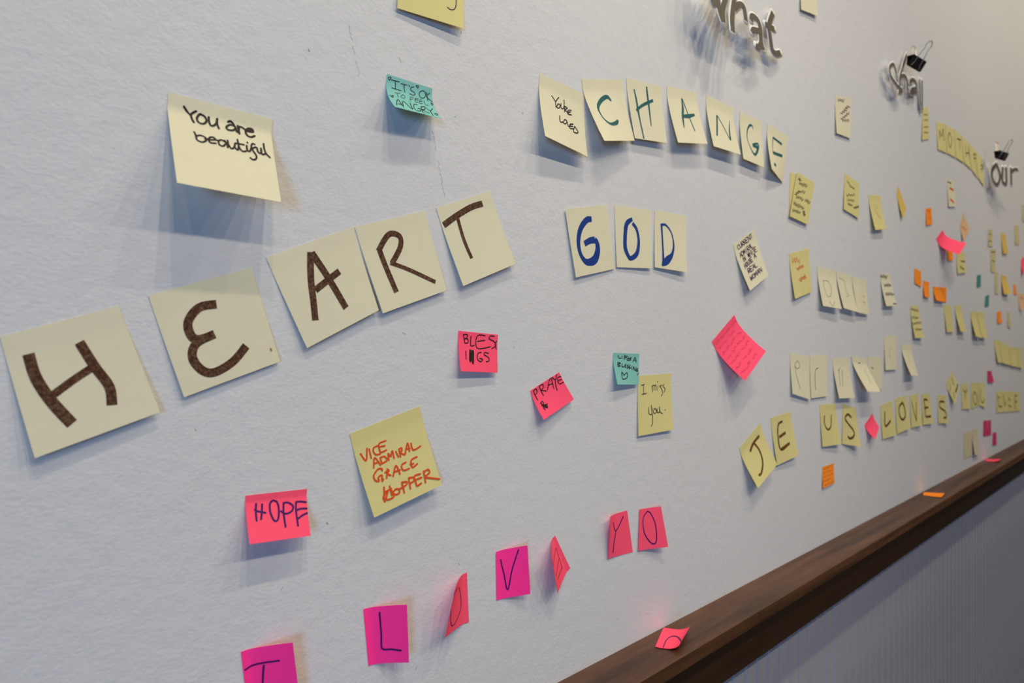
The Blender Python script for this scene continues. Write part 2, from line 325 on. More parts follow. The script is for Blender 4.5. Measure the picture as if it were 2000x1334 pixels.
  [('purple', [(1.3, [213, 86, 170, 75, 142, 124, 184, 169, 229, 152]), (1.3, [229, 71, 256, 146, 292, 163, 319, 142, 309, 66]), (1.3, [352, 159, 328, 65, 404, 74, 403, 103, 340, 112, 432, 154]), (1.3, [453, 153, 428, 58, 505, 68, 504, 97, 440, 106, 534, 148]), (1.3, [611, 47, 529, 52, 554, 147, 636, 142]), (1.3, [542, 99, 607, 95]), (1.3, [657, 141, 631, 45, 739, 136, 713, 40]), (1.3, [801, 132, 775, 36]), (1.3, [734, 39, 816, 33]), (1.3, [144, 334, 176, 242, 215, 329]), (1.3, [157, 297, 199, 295]), (1.3, [232, 328, 228, 238, 278, 244, 302, 278, 282, 316, 232, 328]), (1.3, [322, 322, 324, 231, 357, 293, 381, 227, 394, 318]), (1.3, [448, 314, 441, 223]), (1.3, [503, 310, 495, 219, 561, 228, 557, 256, 499, 265, 576, 306]), (1.3, [594, 304, 621, 210, 668, 300]), (1.3, [606, 267, 649, 264]), (1.3, [676, 206, 686, 298, 753, 294]), (1.3, [213, 445, 213, 356]), (1.3, [256, 443, 256, 353, 314, 439, 313, 350]), (1.3, [438, 336, 458, 426, 473, 362, 492, 425, 506, 334]), (1.3, [527, 424, 523, 333]), (1.3, [596, 422, 591, 332]), (1.3, [525, 379, 594, 377]), (1.3, [648, 421, 642, 330]), (1.3, [735, 419, 728, 328]), (1.3, [694, 329, 763, 327]), (1.3, [850, 324, 780, 326, 787, 418, 858, 416]), (1.3, [784, 372, 840, 371]), (1.3, [167, 571, 171, 483]), (1.3, [232, 566, 235, 478]), (1.3, [169, 527, 233, 522]), (1.3, [283, 473, 250, 521, 281, 562, 314, 515, 283, 473]), (1.3, [331, 469, 337, 540, 362, 556, 389, 536, 396, 464]), (1.3, [477, 466, 438, 460, 419, 484, 471, 520, 451, 549, 412, 543]), (1.3, [559, 450, 493, 456, 494, 546, 561, 540]), (1.3, [494, 501, 547, 496]), (1.3, [666, 518, 707, 426, 756, 517]), (1.3, [683, 481, 736, 480]), (1.3, [224, 697, 230, 609, 313, 620, 302, 647, 227, 653, 318, 695]), (1.3, [440, 603, 346, 606, 342, 694, 437, 692]), (1.3, [344, 650, 420, 648]), (1.3, [461, 692, 511, 601, 557, 690]), (1.3, [481, 656, 539, 654]), (1.3, [582, 599, 581, 689, 669, 687]), (1.3, [204, 763, 219, 850, 248, 787, 267, 848, 298, 759]), (1.3, [369, 757, 318, 803, 363, 846, 414, 800, 369, 757]), (1.3, [435, 844, 450, 754, 485, 815, 526, 752, 532, 841]), (1.3, [557, 840, 608, 749, 655, 837]), (1.3, [578, 804, 636, 802]), (1.3, [680, 837, 681, 746, 779, 834, 779, 743])])]),
 ('yellow', 'T', 1.3, [(303.9, 1272.4, 0.5), (376.9, 1290.9, 0.5), (395.8, 1217.1, 9.0), (322.6, 1199.9, 9.0)], (76, 76),
  'yellow note with four lines of orange capitals, above the HOPE note', 'notes with short messages',
  [('orange_ink', [(1.6, [70, 266, 112, 366, 165, 238]), (1.6, [190, 255, 185, 360]), (1.6, [299, 257, 251, 262, 234, 300, 254, 345, 314, 356]), (1.6, [426, 239, 330, 242, 315, 315, 331, 344, 401, 343]), (1.6, [327, 278, 397, 289]), (1.6, [181, 473, 227, 372, 273, 478]), (1.6, [198, 435, 265, 438]), (1.6, [296, 398, 295, 464]), (1.6, [296, 398, 354, 404, 371, 456, 297, 469]), (1.6, [395, 464, 412, 388, 432, 433, 473, 377, 469, 466]), (1.6, [517, 404, 529, 473]), (1.6, [567, 391, 557, 483]), (1.6, [567, 391, 603, 390, 596, 425, 567, 430, 614, 477, 635, 469]), (1.6, [631, 468, 703, 364, 696, 465]), (1.6, [664, 426, 711, 436]), (1.6, [748, 384, 744, 459, 791, 472, 866, 460]), (1.6, [271, 545, 274, 524, 223, 511, 151, 558, 152, 617, 194, 641, 200, 599, 250, 592, 239, 636]), (1.6, [253, 597, 232, 656, 254, 642]), (1.6, [343, 550, 300, 645]), (1.6, [302, 579, 358, 570, 328, 604, 361, 635]), (1.6, [388, 657, 465, 554, 482, 667]), (1.6, [420, 617, 498, 623]), (1.6, [604, 568, 548, 574, 529, 612, 552, 648, 624, 652]), (1.6, [773, 562, 692, 567, 664, 617, 678, 657, 749, 641]), (1.6, [657, 611, 701, 619]), (1.6, [231, 730, 184, 881]), (1.6, [304, 744, 298, 853]), (1.6, [219, 785, 317, 779]), (1.6, [191, 884, 186, 830, 262, 787, 213, 871, 316, 876, 307, 782]), (1.6, [368, 807, 326, 827, 339, 862, 400, 864, 407, 822, 368, 807]), (1.6, [473, 765, 464, 886]), (1.6, [473, 765, 539, 783, 518, 813, 415, 825]), (1.6, [578, 752, 559, 874]), (1.6, [578, 752, 644, 770, 629, 810, 571, 818]), (1.6, [748, 767, 662, 761, 654, 843, 659, 879, 722, 873]), (1.6, [659, 806, 751, 811]), (1.6, [805, 754, 784, 885]), (1.6, [800, 768, 867, 754, 879, 798, 803, 823, 873, 865, 988, 920])])]),
 ('coral', 'T', 1.15, [(215.3, 1234.2, 0.5), (265.2, 1231.7, 0.5), (261.7, 1197.5, 13.0), (212.6, 1201.1, 14.0)], (50, 38),
  'small pink note reading HOPE in purple', 'pink notes with one word',
  [('violet', [(1.55, [167, 207, 153, 362, 149, 556]), (1.55, [260, 232, 245, 397, 221, 537]), (1.55, [140, 329, 180, 366, 302, 416]), (1.55, [438, 173, 387, 230, 376, 397, 404, 546, 446, 615, 496, 561, 519, 377, 501, 226, 438, 173]), (1.55, [606, 252, 591, 451, 596, 752]), (1.55, [606, 252, 688, 264, 758, 350, 725, 450, 621, 487, 552, 424]), (1.55, [813, 283, 800, 462, 805, 765]), (1.55, [814, 267, 891, 267, 984, 297]), (1.55, [810, 442, 880, 421, 983, 431]), (1.55, [819, 622, 902, 562, 983, 527])])]),
 ('coral', 'T', 1.3, [(422.9, 1360.4, 0.5), (475.3, 1356.8, 0.5), (470.4, 1318.5, 5.0), (420.3, 1321.7, 7.0)], (50, 38),
  'small pink note reading BLESSINGS split over two lines', 'pink notes with one word',
  [('black', [(1.05, [121, 80, 161, 298]), (1.05, [121, 80, 215, 80, 210, 158, 145, 184]), (1.05, [154, 183, 239, 194, 228, 283, 161, 298]), (1.05, [311, 110, 303, 344, 391, 327]), (1.05, [657, 55, 463, 85, 467, 399, 809, 332]), (1.05, [480, 221, 656, 179]), (1.05, [896, 51, 796, 51, 772, 124, 908, 192, 952, 290, 850, 379]), (1.05, [978, 166, 940, 250, 963, 380]), (1.05, [171, 490, 165, 701]), (1.05, [563, 500, 482, 526, 455, 665, 532, 738, 597, 676, 516, 651]), (1.05, [756, 507, 665, 493, 642, 554, 753, 616, 761, 705, 687, 730])]), ('black', [(2, [283, 463, 265, 753, 356, 467, 335, 807, 308, 538, 288, 713, 330, 478])])]),
 ('coral', 'T', 1.3, [(522.5, 1297.6, 0.5), (568.3, 1315.8, 0.5), (589.5, 1284.6, 4.0), (533.1, 1266.4, 10.0)], (50, 38),
  'small tilted pink note reading PRAYER with the last letter below', 'pink notes with one word',
  [('black', [(1.15, [82, 57, 100, 389]), (1.15, [82, 57, 168, 50, 175, 168, 99, 213]), (1.15, [283, 29, 300, 373]), (1.15, [283, 29, 398, 40, 377, 157, 304, 190, 426, 296]), (1.15, [473, 278, 698, -10, 648, 363]), (1.15, [558, 171, 669, 203]), (1.15, [729, -7, 800, 140, 899, 21]), (1.15, [800, 140, 741, 301, 708, 462]), (1.15, [1010, 160, 885, 129, 849, 323, 988, 348]), (1.15, [869, 218, 972, 236]), (1.15, [134, 524, 195, 503, 200, 586, 133, 603]), (1.15, [145, 516, 156, 763]), (1.15, [155, 618, 287, 663, 165, 657, 269, 715, 186, 704, 245, 762])])]),
 ('teal', 'T', 1.3, [(667.1, 1336.3, 0.5), (721.3, 1334.4, 0.5), (715.2, 1295.8, 4.0), (663.9, 1298.3, 9.0)], (50, 38),
  "small teal note reading LIFE'S A BLESSING above a drawn heart", 'notes with short messages',
  [('black', [(1.1, [180, 80, 215, 165, 287, 163]), (1.1, [325, 88, 331, 187]), (1.1, [425, 60, 404, 209]), (1.1, [413, 85, 531, 94]), (1.1, [417, 135, 506, 144]), (1.1, [578, 117, 523, 218, 598, 224]), (1.1, [567, 168, 627, 173]), (1.1, [685, 139, 626, 153, 673, 202, 613, 228]), (1.1, [749, 262, 835, 122, 873, 272]), (1.1, [780, 212, 872, 209]), (1.1, [161, 314, 146, 424, 238, 410, 170, 362, 263, 324, 162, 302]), (1.1, [322, 334, 296, 433, 372, 432]), (1.1, [472, 343, 403, 431, 478, 454]), (1.1, [422, 394, 468, 393]), (1.1, [562, 366, 513, 404, 571, 452, 507, 478]), (1.1, [638, 377, 589, 427, 649, 463, 584, 489]), (1.1, [715, 400, 679, 500]), (1.1, [741, 523, 778, 423, 821, 547, 873, 447]), (1.1, [953, 482, 871, 521, 903, 571, 953, 557, 920, 533]), (1.1, [985, 619, 933, 695]), (1.1, [348, 713, 270, 604, 254, 775, 291, 835, 470, 773, 490, 626, 368, 689, 348, 713])])]),
 ('yellow', 'T', 1.3, [(717.9, 1306.6, 0.5), (794.3, 1307.3, 0.5), (792.2, 1232.2, 5.0), (715.5, 1230.6, 3.0)], (76, 76),
  "yellow note reading I miss you beside the teal LIFE'S note", 'notes with short messages',
  [('black', [(1.1, [162, 156, 161, 311]), (1.1, [96, 165, 184, 153]), (1.1, [117, 314, 239, 310]), (1.1, [410, 190, 419, 289]), (1.1, [409, 203, 467, 180, 465, 265]), (1.1, [467, 206, 524, 183, 523, 269]), (1.1, [582, 200, 569, 272]), (1.1, [577, 126, 582, 129]), (1.1, [699, 200, 640, 210, 709, 274, 718, 342, 681, 379]), (1.1, [771, 184, 735, 209, 804, 267, 766, 325]), (1.1, [298, 547, 304, 652, 381, 672, 397, 569]), (1.1, [377, 521, 401, 700, 394, 829, 358, 871]), (1.1, [475, 575, 428, 624, 470, 667, 529, 633, 475, 575]), (1.1, [543, 588, 550, 654, 607, 653, 613, 561]), (1.1, [613, 561, 630, 655, 696, 687]), (1.1, [777, 628, 784, 631])])]),
 ('coral_daylit', 'L', 1.3, [(211.8, 1118.0, 0.5), (246.2, 1118.6, 14.0), (251.7, 1074.4, 14.0), (216.9, 1073.6, 0.5)], (38, 50),
  'small pink note with purple letter I, first of I LOVE YO', 'pink notes spelling I LOVE YO',
  [('violet', [(1.5, [39, 325, 254, 285, 713, 288]), (1.5, [422, 331, 383, 501, 329, 844])])]),
 ('coral_daylit', 'L', 1.3, [(317.3, 1120.9, 0.5), (351.5, 1119.9, 16.0), (355.1, 1067.4, 14.0), (322.4, 1071.0, 0.5)], (38, 50),
  'small pink note with purple letter L of LOVE', 'pink notes spelling I LOVE YO',
  [('violet', [(1.5, [400, 104, 405, 482, 401, 734, 609, 758, 830, 786])])]),
 ('coral', 'R', 1.2, [(401.8, 1122.3, 21.0), (433.6, 1124.9, 0.5), (436.2, 1075.7, 0.5), (393.8, 1077.9, 16.0)], (38, 50),
  'small pink note with letter O, swung out from the wall by its left edge', 'pink notes spelling I LOVE YO',
  [('violet', [(1, [492, 154, -56, 165, 74, 545, 300, 866, 601, 770, 726, 521, 576, 183])])]),
 ('coral_daylit', 'L', 1.3, [(472.0, 1136.7, 1.0), (508.1, 1137.8, 10.0), (514.7, 1085.0, 8.0), (473.2, 1087.0, 0.5)], (38, 50),
  'small pink note with purple letter V of LOVE', 'pink notes spelling I LOVE YO',
  [('violet', [(1.4, [160, 184, 264, 512, 357, 839, 513, 435, 728, 58])])]),
 ('coral', 'R', 1.1, [(535.0, 1120.8, 20.0), (561.5, 1135.4, 0.5), (587.4, 1093.2, 0.5), (550.6, 1077.8, 14.0)], (38, 50),
  'small red-pink note turned edge-on between the V note and the Y note', 'pink notes spelling I LOVE YO',
  [('black', [(0.8, [802, 253, 680, 783]), (0.8, [802, 253, 10, 221]), (0.8, [716, 514, 102, 592]), (0.8, [679, 756, 201, 744])])]),
 ('coral', 'R', 2.2, [(649.9, 1141.5, 9.0), (695.2, 1140.0, 0.5), (707.0, 1086.0, 0.5), (655.0, 1089.5, 2.0)], (38, 50),
  'small pink note with purple letter Y, left edge curled', 'pink notes spelling I LOVE YO',
  [('violet', [(1.4, [249, 184, 380, 398, 786, 117]), (1.4, [380, 398, 266, 615, 194, 883])])]),
 ('coral', 'L', 1.3, [(720.6, 1137.0, 1.0), (762.9, 1134.5, 5.0), (772.1, 1080.7, 10.0), (716.9, 1085.4, 2.0)], (38, 50),
  'small pink note with purple letter O, last of I LOVE YO', 'pink notes spelling I LOVE YO',
  [('violet', [(1.4, [375, 72, 171, 252, 241, 608, 484, 871, 642, 819, 667, 424, 525, 149, 375, 72])])]),
 ('coral', 'T', 1.5, [(901.4, 1350.0, 0.5), (967.8, 1390.5, 0.5), (1017.8, 1335.0, 27.0), (953.7, 1291.6, 25.0)], (76, 76),
  'large pink note hanging as a diamond, covered in faint pencil lines', 'notes with short messages',
  [('pinkpencil', [(1, [80, 122, 107, 113, 133, 126, 160, 127, 187, 96, 213, 93]), (1, [322, 105, 349, 148, 376, 118, 404, 139, 431, 119, 458, 128]), (1, [519, 141, 546, 121, 573, 134, 600, 130, 627, 96, 654, 134, 681, 125, 708, 109]), (1, [760, 118, 787, 132, 815, 141, 843, 132, 870, 144, 898, 114, 926, 137, 953, 117, 981, 144]), (1, [80, 226, 108, 231, 137, 273, 165, 243, 194, 254]), (1, [265, 240, 293, 238, 322, 251, 350, 251, 379, 269, 407, 257, 436, 271]), (1, [546, 256, 572, 228, 599, 267, 625, 273, 652, 269, 678, 251, 705, 259, 731, 230, 758, 265, 784, 251]), (1, [80, 393, 107, 401, 134, 350, 162, 390, 189, 368]), (1, [249, 388, 278, 394, 306, 348, 334, 380, 362, 348, 391, 386]), (1, [464, 400, 492, 374, 520, 401, 547, 363, 575, 350, 603, 379, 631, 347, 659, 356, 687, 368]), (1, [780, 348, 810, 394, 841, 363, 871, 399, 902, 396]), (1, [80, 501, 107, 508, 135, 505, 162, 503, 190, 507, 217, 525, 244, 500]), (1, [325, 485, 353, 489, 382, 527, 411, 501, 439, 503, 468, 473, 497, 495, 525, 504]), (1, [577, 507, 603, 475, 630, 507, 657, 498, 683, 510, 710, 492, 736, 512, 763, 513]), (1, [815, 510, 842, 526, 869, 486, 896, 498, 923, 505]), (1, [80, 616, 110, 619, 140, 632, 171, 615, 201, 620, 231, 642]), (1, [283, 640, 313, 616, 343, 611, 373, 644, 403, 612, 433, 609, 463, 623]), (1, [561, 617, 590, 617, 619, 645, 647, 623, 676, 647]), (1, [738, 635, 767, 648, 796, 624, 826, 611, 855, 605, 885, 628]), (1, [80, 772, 107, 736, 133, 741, 160, 771, 186, 761, 213, 770, 240, 745, 266, 733, 293, 742]), (1, [399, 745, 426, 749, 454, 749, 481, 748, 509, 777, 536, 734]), (1, [587, 775, 616, 781, 645, 750, 674, 779, 703, 777, 732, 738, 761, 767, 790, 772, 819, 762]), (1, [80, 871, 108, 865, 136, 856, 164, 885, 192, 868, 220, 897]), (1, [274, 891, 302, 904, 330, 902, 359, 902, 387, 884, 415, 853, 444, 894, 472, 862, 500, 869]), (1, [597, 875, 625, 905, 654, 886, 683, 871, 712, 866, 741, 900, 770, 879])])]),
 ('yellow', 'T', 1.3, [(1165.2, 1642.2, 0.5), (1249.1, 1641.9, 0.5), (1232.2, 1563.8, 1.0), (1160.9, 1566.5, 1.0)], (76, 76),
  'blank yellow note mostly covered by a scribbled yellow note', 'small far notes on the wall',
  []),
 ('yellow', 'T', 1.3, [(1190.8, 1646.4, 2.0), (1265.9, 1639.8, 2.0), (1231.5, 1558.8, 4.0), (1156.1, 1564.1, 4.0)], (76, 76),
  'yellow note scribbled full of dark lines, below the E of CHANGE', 'small far notes on the wall',
  [('olive', [(1.6, [154, 85, 118, 143, 220, 102, 192, 154, 286, 121]), (1.6, [206, 167, 219, 229, 282, 181, 302, 228, 372, 167, 379, 241, 461, 152, 475, 214, 552, 137, 555, 222, 631, 151]), (1.6, [71, 491, 161, 477, 121, 442, 247, 433, 194, 395, 303, 383]), (1.6, [256, 359, 309, 401, 361, 351, 414, 379, 466, 314, 520, 374, 572, 309]), (1.6, [174, 487, 172, 557, 262, 497, 279, 540, 368, 481, 380, 533, 461, 486, 460, 556, 552, 494]), (1.6, [664, 462, 652, 523, 765, 454, 744, 526, 855, 461, 822, 545, 937, 476]), (1.6, [104, 634, 91, 710, 186, 650, 174, 725, 270, 664, 262, 734, 383, 643, 359, 733, 467, 659, 474, 710, 561, 664, 561, 724, 652, 674]), (1.6, [94, 807, 107, 874, 170, 818, 197, 853, 255, 809, 276, 859, 343, 795, 356, 862, 420, 807, 444, 850, 506, 802]), (1.6, [705, 734, 615, 778, 733, 775, 642, 819, 775, 814, 689, 856])])]),
 ('yellow', 'T', 1.3, [(1161.1, 1500.6, 0.5), (1243.5, 1518.5, 0.5), (1251.1, 1439.9, 3.0), (1173.0, 1423.4, 6.0)], (76, 76),
  'yellow note with three short words in orange', 'small far notes on the wall',
  [('orange_ink', [(1.3, [136, 91, 148, 226, 244, 121, 262, 237, 359, 133, 383, 236, 462, 190, 484, 289]), (1.3, [273, 346, 397, 422, 370, 348, 469, 399, 448, 330, 567, 399, 545, 331, 654, 388, 626, 316]), (1.3, [341, 622, 468, 688, 410, 592, 538, 657, 497, 577, 655, 665, 604, 578, 738, 645, 665, 541])])]),
 ('cream', 'T', 1.3, [(1281.3, 1489.1, 0.5), (1369.8, 1486.6, 0.5), (1372.3, 1412.5, 11.0), (1286.7, 1415.5, 9.0)], (76, 76),
  'pale note with a pencilled loop and arrow', 'pale notes with pencilled letters',
  [('pencil', [(0.8, [255, 342, 502, 326, 643, 485, 505, 706, 314, 701, 249, 502, 255, 342]), (0.8, [392, 854, 537, 956, 695, 827])])]),
 ('cream', 'T', 1.3, [(1372.4, 1486.8, 0.5), (1450.5, 1483.2, 0.5), (1465.6, 1409.0, 9.0), (1388.3, 1414.7, 9.0)], (76, 76),
  'pale note with a pencilled hook beside the looped one', 'pale notes with pencilled letters',
  [('pencil', [(0.8, [164, 173, 449, 210, 490, 494, 580, 605, 407, 637])])]),
 ('cream', 'T', 1.3, [(1456.1, 1481.5, 0.5), (1536.9, 1479.3, 0.5), (1541.9, 1406.0, 5.0), (1471.5, 1408.6, 7.0)], (76, 76),
  'pale almost blank note ending the row of three pencilled notes', 'pale notes with pencilled letters',
  [('tan', [(1.5, [663, 486, 764, 504]), (1.5, [564, 646, 733, 685])])]),
 ('cream', 'T', 1.3, [(1624.5, 1497.2, 0.5), (1693.1, 1504.2, 0.5), (1709.0, 1431.4, 9.0), (1637.2, 1427.7, 9.0)], (76, 76),
  'pale note with three dark written lines', 'small far notes on the wall',
  [('maroon', [(2.6, [32, -3, 42, 89, 173, 33, 196, 107, 362, 11, 358, 118, 497, 56, 507, 146, 668, 60]), (2.6, [252, 308, 264, 390, 394, 323, 424, 384, 562, 307, 560, 407, 723, 302, 727, 393, 850, 340, 883, 396]), (2.6, [199, 591, 224, 661, 381, 578, 379, 679, 542, 591, 565, 663, 723, 584, 728, 677, 868, 620, 911, 670, 1067, 597]), (2.6, [732, 907, 756, 956, 873, 919, 906, 960, 1028, 921])])]),
 ('cream', 'T', 1.3, [(1165.2, 1330.9, 0.5), (1246.9, 1321.3, 0.5), (1242.7, 1245.0, 4.0), (1165.0, 1260.2, 5.0)], (76, 76),
  'pale note with pencilled letter P above JESUS', 'pale notes with pencilled letters',
  [('pencil', [(1, [354, 152, 233, 265, 340, 348, 488, 254, 377, 150]), (1, [233, 265, 276, 497, 444, 817])])]),
 ('cream', 'T', 1.3, [(1249.1, 1324.1, 0.5), (1327.0, 1324.8, 0.5), (1322.9, 1247.3, 3.0), (1247.5, 1247.4, 3.0)], (76, 76),
  'pale note with pencilled letter r above JESUS', 'pale notes with pencilled letters',
  [('pencil', [(1.6, [473, 298, 283, 388, 279, 813])])]),
 ('cream', 'T', 1.3, [(1354.5, 1317.6, 0.5), (1436.6, 1316.2, 0.5), (1447.4, 1237.1, 9.0), (1364.8, 1240.9, 9.0)], (76, 76),
  'pale note with pencilled letter n above JESUS', 'pale notes with pencilled letters',
  [('pencil', [(1.2, [422, 237, 254, 316]), (1.2, [318, 293, 217, 698]), (1.2, [514, 294, 384, 700])])]),
 ('cream', 'T', 1.3, [(1547.6, 1318.0, 0.5), (1637.9, 1315.0, 0.5), (1629.8, 1244.3, 3.0), (1549.2, 1252.5, 2.0)], (76, 76),
  'pale note half hidden behind a note swung out from the wall', 'pale notes with pencilled letters',
  [('pencil', [(2.5, [237, 338, 362, 376])])]),
 ('cream', 'T', 1.3, [(1450.8, 1320.5, 1.0), (1536.9, 1314.4, 1.0), (1558.7, 1244.4, 22.0), (1481.9, 1248.4, 22.0)], (76, 76),
  'pale note swung far out from the wall at its lower edge', 'pale notes with pencilled letters',
  [('pencil', [(2, [371, 183, 537, 161])]), ('pencil', [(0.7, [662, 339, 650, 761])])]),
 ('cream', 'T', 1.3, [(1651.4, 1362.5, 0.5), (1734.9, 1363.0, 0.5), (1729.6, 1285.2, 3.0), (1648.8, 1286.8, 4.0)], (76, 76),
  'pale upright note higher than the pencilled row, lying flat', 'pale notes with pencilled letters',
  [('pencil', [(0.8, [471, 347, 379, 532, 481, 638])])]),
 ('cream', 'T', 1.3, [(1770.0, 1342.8, 0.5), (1846.3, 1343.8, 0.5), (1857.3, 1267.0, 13.0), (1789.8, 1270.7, 16.0)], (76, 76),
  'pale upright note higher than the pencilled row, lower edge lifted', 'pale notes with pencilled letters',
  [('tan', [(0.9, [503, 308, 505, 595])])]),
 ('yellow', 'T', 1.3, [(1836.2, 1435.7, 0.5), (1906.5, 1438.2, 0.5), (1925.2, 1358.9, 8.0), (1856.7, 1358.7, 6.0)], (76, 76),
  'yellow note with four dark written lines', 'small far notes on the wall',
  [('olive', [(2.4, [114, 55, 165, 124, 340, 84, 406, 142, 584, 102, 639, 169, 827, 125, 897, 178]), (2.4, [87, 316, 125, 391, 328, 316, 364, 392, 539, 346, 612, 389, 783, 348]), (2.4, [42, 523, 128, 586, 274, 525, 374, 561, 521, 504, 614, 556, 764, 498, 855, 555, 1010, 494, 1086, 576]), (2.4, [224, 710, 302, 750, 464, 703, 528, 757, 690, 713, 762, 759, 930, 711])])]),
 ('yellow', 'T', 1.3, [(2134.5, 1448.8, 0.5), (2207.8, 1451.5, 0.5), (2222.7, 1375.8, 4.0), (2153.0, 1375.2, 4.0)], (76, 76),
  'blank yellow note starting a row of four', 'small far notes on the wall',
  []),
 ('yellow', 'T', 1.3, [(2245.9, 1452.9, 0.5), (2325.5, 1454.4, 0.5), (2340.5, 1378.4, 10.0), (2270.5, 1378.4, 10.0)], (76, 76),
  'blank yellow note second in a row of four, lower edge lifted', 'small far notes on the wall',
  []),
 ('yellow', 'T', 1.3, [(2428.6, 1441.2, 0.5), (2512.6, 1442.2, 0.5), (2527.1, 1361.1, 11.0), (2447.6, 1365.5, 11.0)], (76, 76),
  'blank yellow note third in a row of four', 'small far notes on the wall',
  []),
 ('yellow', 'T', 1.3, [(2516.0, 1442.3, 0.5), (2601.6, 1443.2, 0.5), (2609.1, 1361.4, 10.0), (2535.6, 1362.8, 10.0)], (76, 76),
  'blank yellow note ending a row of four', 'small far notes on the wall',
  []),
 ('yellow', 'T', 1.3, [(984.0, 1186.2, 0.5), (1054.1, 1219.1, 0.5), (1090.1, 1149.1, 12.0), (1014.2, 1122.2, 16.0)], (76, 76),
  'tilted yellow note with brown letter J, first of JESUS', 'yellow notes spelling JESUS LOVES YOU',
  [('umber', [(4.86, [820, 209, 529, 222, 324, 295])]), ('umber', [(4.05, [559, 240, 633, 459, 557, 698, 344, 835, 228, 820])])]),
 ('yellow', 'T', 1.3, [(1090.7, 1224.3, 0.5), (1168.2, 1228.9, 0.5), (1183.0, 1152.9, 8.0), (1107.7, 1144.1, 4.0)], (76, 76),
  'yellow note with brown letter E of JESUS', 'yellow notes spelling JESUS LOVES YOU',
  [('umber', [(4.05, [536, 155, 327, 191, 228, 426, 270, 722, 704, 661])]), ('umber', [(4.86, [283, 454, 605, 413]), (4.86, [293, 717, 701, 666])])]),
 ('yellow', 'T', 1.3, [(1293.1, 1232.2, 0.5), (1369.8, 1230.2, 0.5), (1380.6, 1151.7, 8.0), (1300.1, 1153.9, 3.0)], (76, 76),
  'yellow note with brown letter U of JESUS', 'yellow notes spelling JESUS LOVES YOU',
  [('umber', [(3.51, [250, 265, 209, 457, 352, 605, 552, 541, 664, 264])])]),
 ('yellow', 'T', 1.3, [(1406.6, 1227.9, 0.5), (1479.0, 1212.8, 0.5), (1480.0, 1135.2, 10.0), (1401.2, 1148.8, 1.5)], (76, 76),
  'yellow note with brown letter S ending JESUS', 'yellow notes spelling JESUS LOVES YOU',
  [('umber', [(4.86, [618, 276, 365, 226, 171, 349, 371, 463, 688, 613, 649, 754, 425, 830, 304, 784])])]),
 ('yellow', 'T', 1.3, [(1624.5, 1209.6, 0.5), (1703.7, 1214.9, 0.5), (1719.3, 1136.4, 6.0), (1636.4, 1134.4, 2.0)], (76, 76),
  'yellow note with brown letter L of LOVES', 'yellow notes spelling JESUS LOVES YOU',
  [('umber', [(5.4, [335, 228, 260, 641, 711, 542])])]),
 ('yellow', 'T', 1.3, [(1725.4, 1217.7, 0.5), (1812.4, 1222.9, 0.5), (1819.0, 1144.2, 8.0), (1734.9, 1136.3, 2.0)], (76, 76),
  'yellow note with brown letter O of LOVES', 'yellow notes spelling JESUS LOVES YOU',
  [('umber', [(5.4, [581, 182, 297, 273, 281, 504, 483, 668, 726, 576, 704, 306, 581, 182])])]),
 ('yellow', 'T', 1.3, [(1836.2, 1219.8, 0.5), (1904.3, 1221.7, 0.5), (1916.1, 1142.5, 7.0), (1842.9, 1140.9, 2.0)], (76, 76),
  'yellow note with brown letter V of LOVES', 'yellow notes spelling JESUS LOVES YOU',
  [('umber', [(4.05, [174, 206, 501, 845]), (4.05, [679, 246, 484, 844])])]),
 ('yellow', 'T', 1.3, [(1930.5, 1217.8, 0.5), (2003.8, 1215.1, 0.5), (2014.3, 1138.0, 6.0), (1939.6, 1140.1, 2.0)], (76, 76),
  'yellow note with brown letter E of LOVES', 'yellow notes spelling JESUS LOVES YOU',
  [('umber', [(5.4, [656, 203, 236, 193, 331, 431, 296, 725, 853, 748]), (5.4, [224, 457, 681, 443])])]),
 ('yellow', 'T', 1.3, [(2074.8, 1208.6, 0.5), (2155.0, 1202.1, 0.5), (2162.7, 1125.6, 6.0), (2078.4, 1132.3, 2.0)], (76, 76),
  'yellow note with brown letter S ending LOVES', 'yellow notes spelling JESUS LOVES YOU',
  [('umber', [(5.4, [795, 230, 255, 240, 223, 430, 786, 581, 815, 772, 522, 806])])]),
 ('orange', 'T', 1.3, [(1306.5, 1115.6, 0.5), (1360.8, 1116.0, 0.5), (1360.6, 1078.3, 2.0), (1302.2, 1076.4, 3.0)], (50, 38),
  'small orange note with faint lines, below the U of JESUS', 'small far notes on the wall',
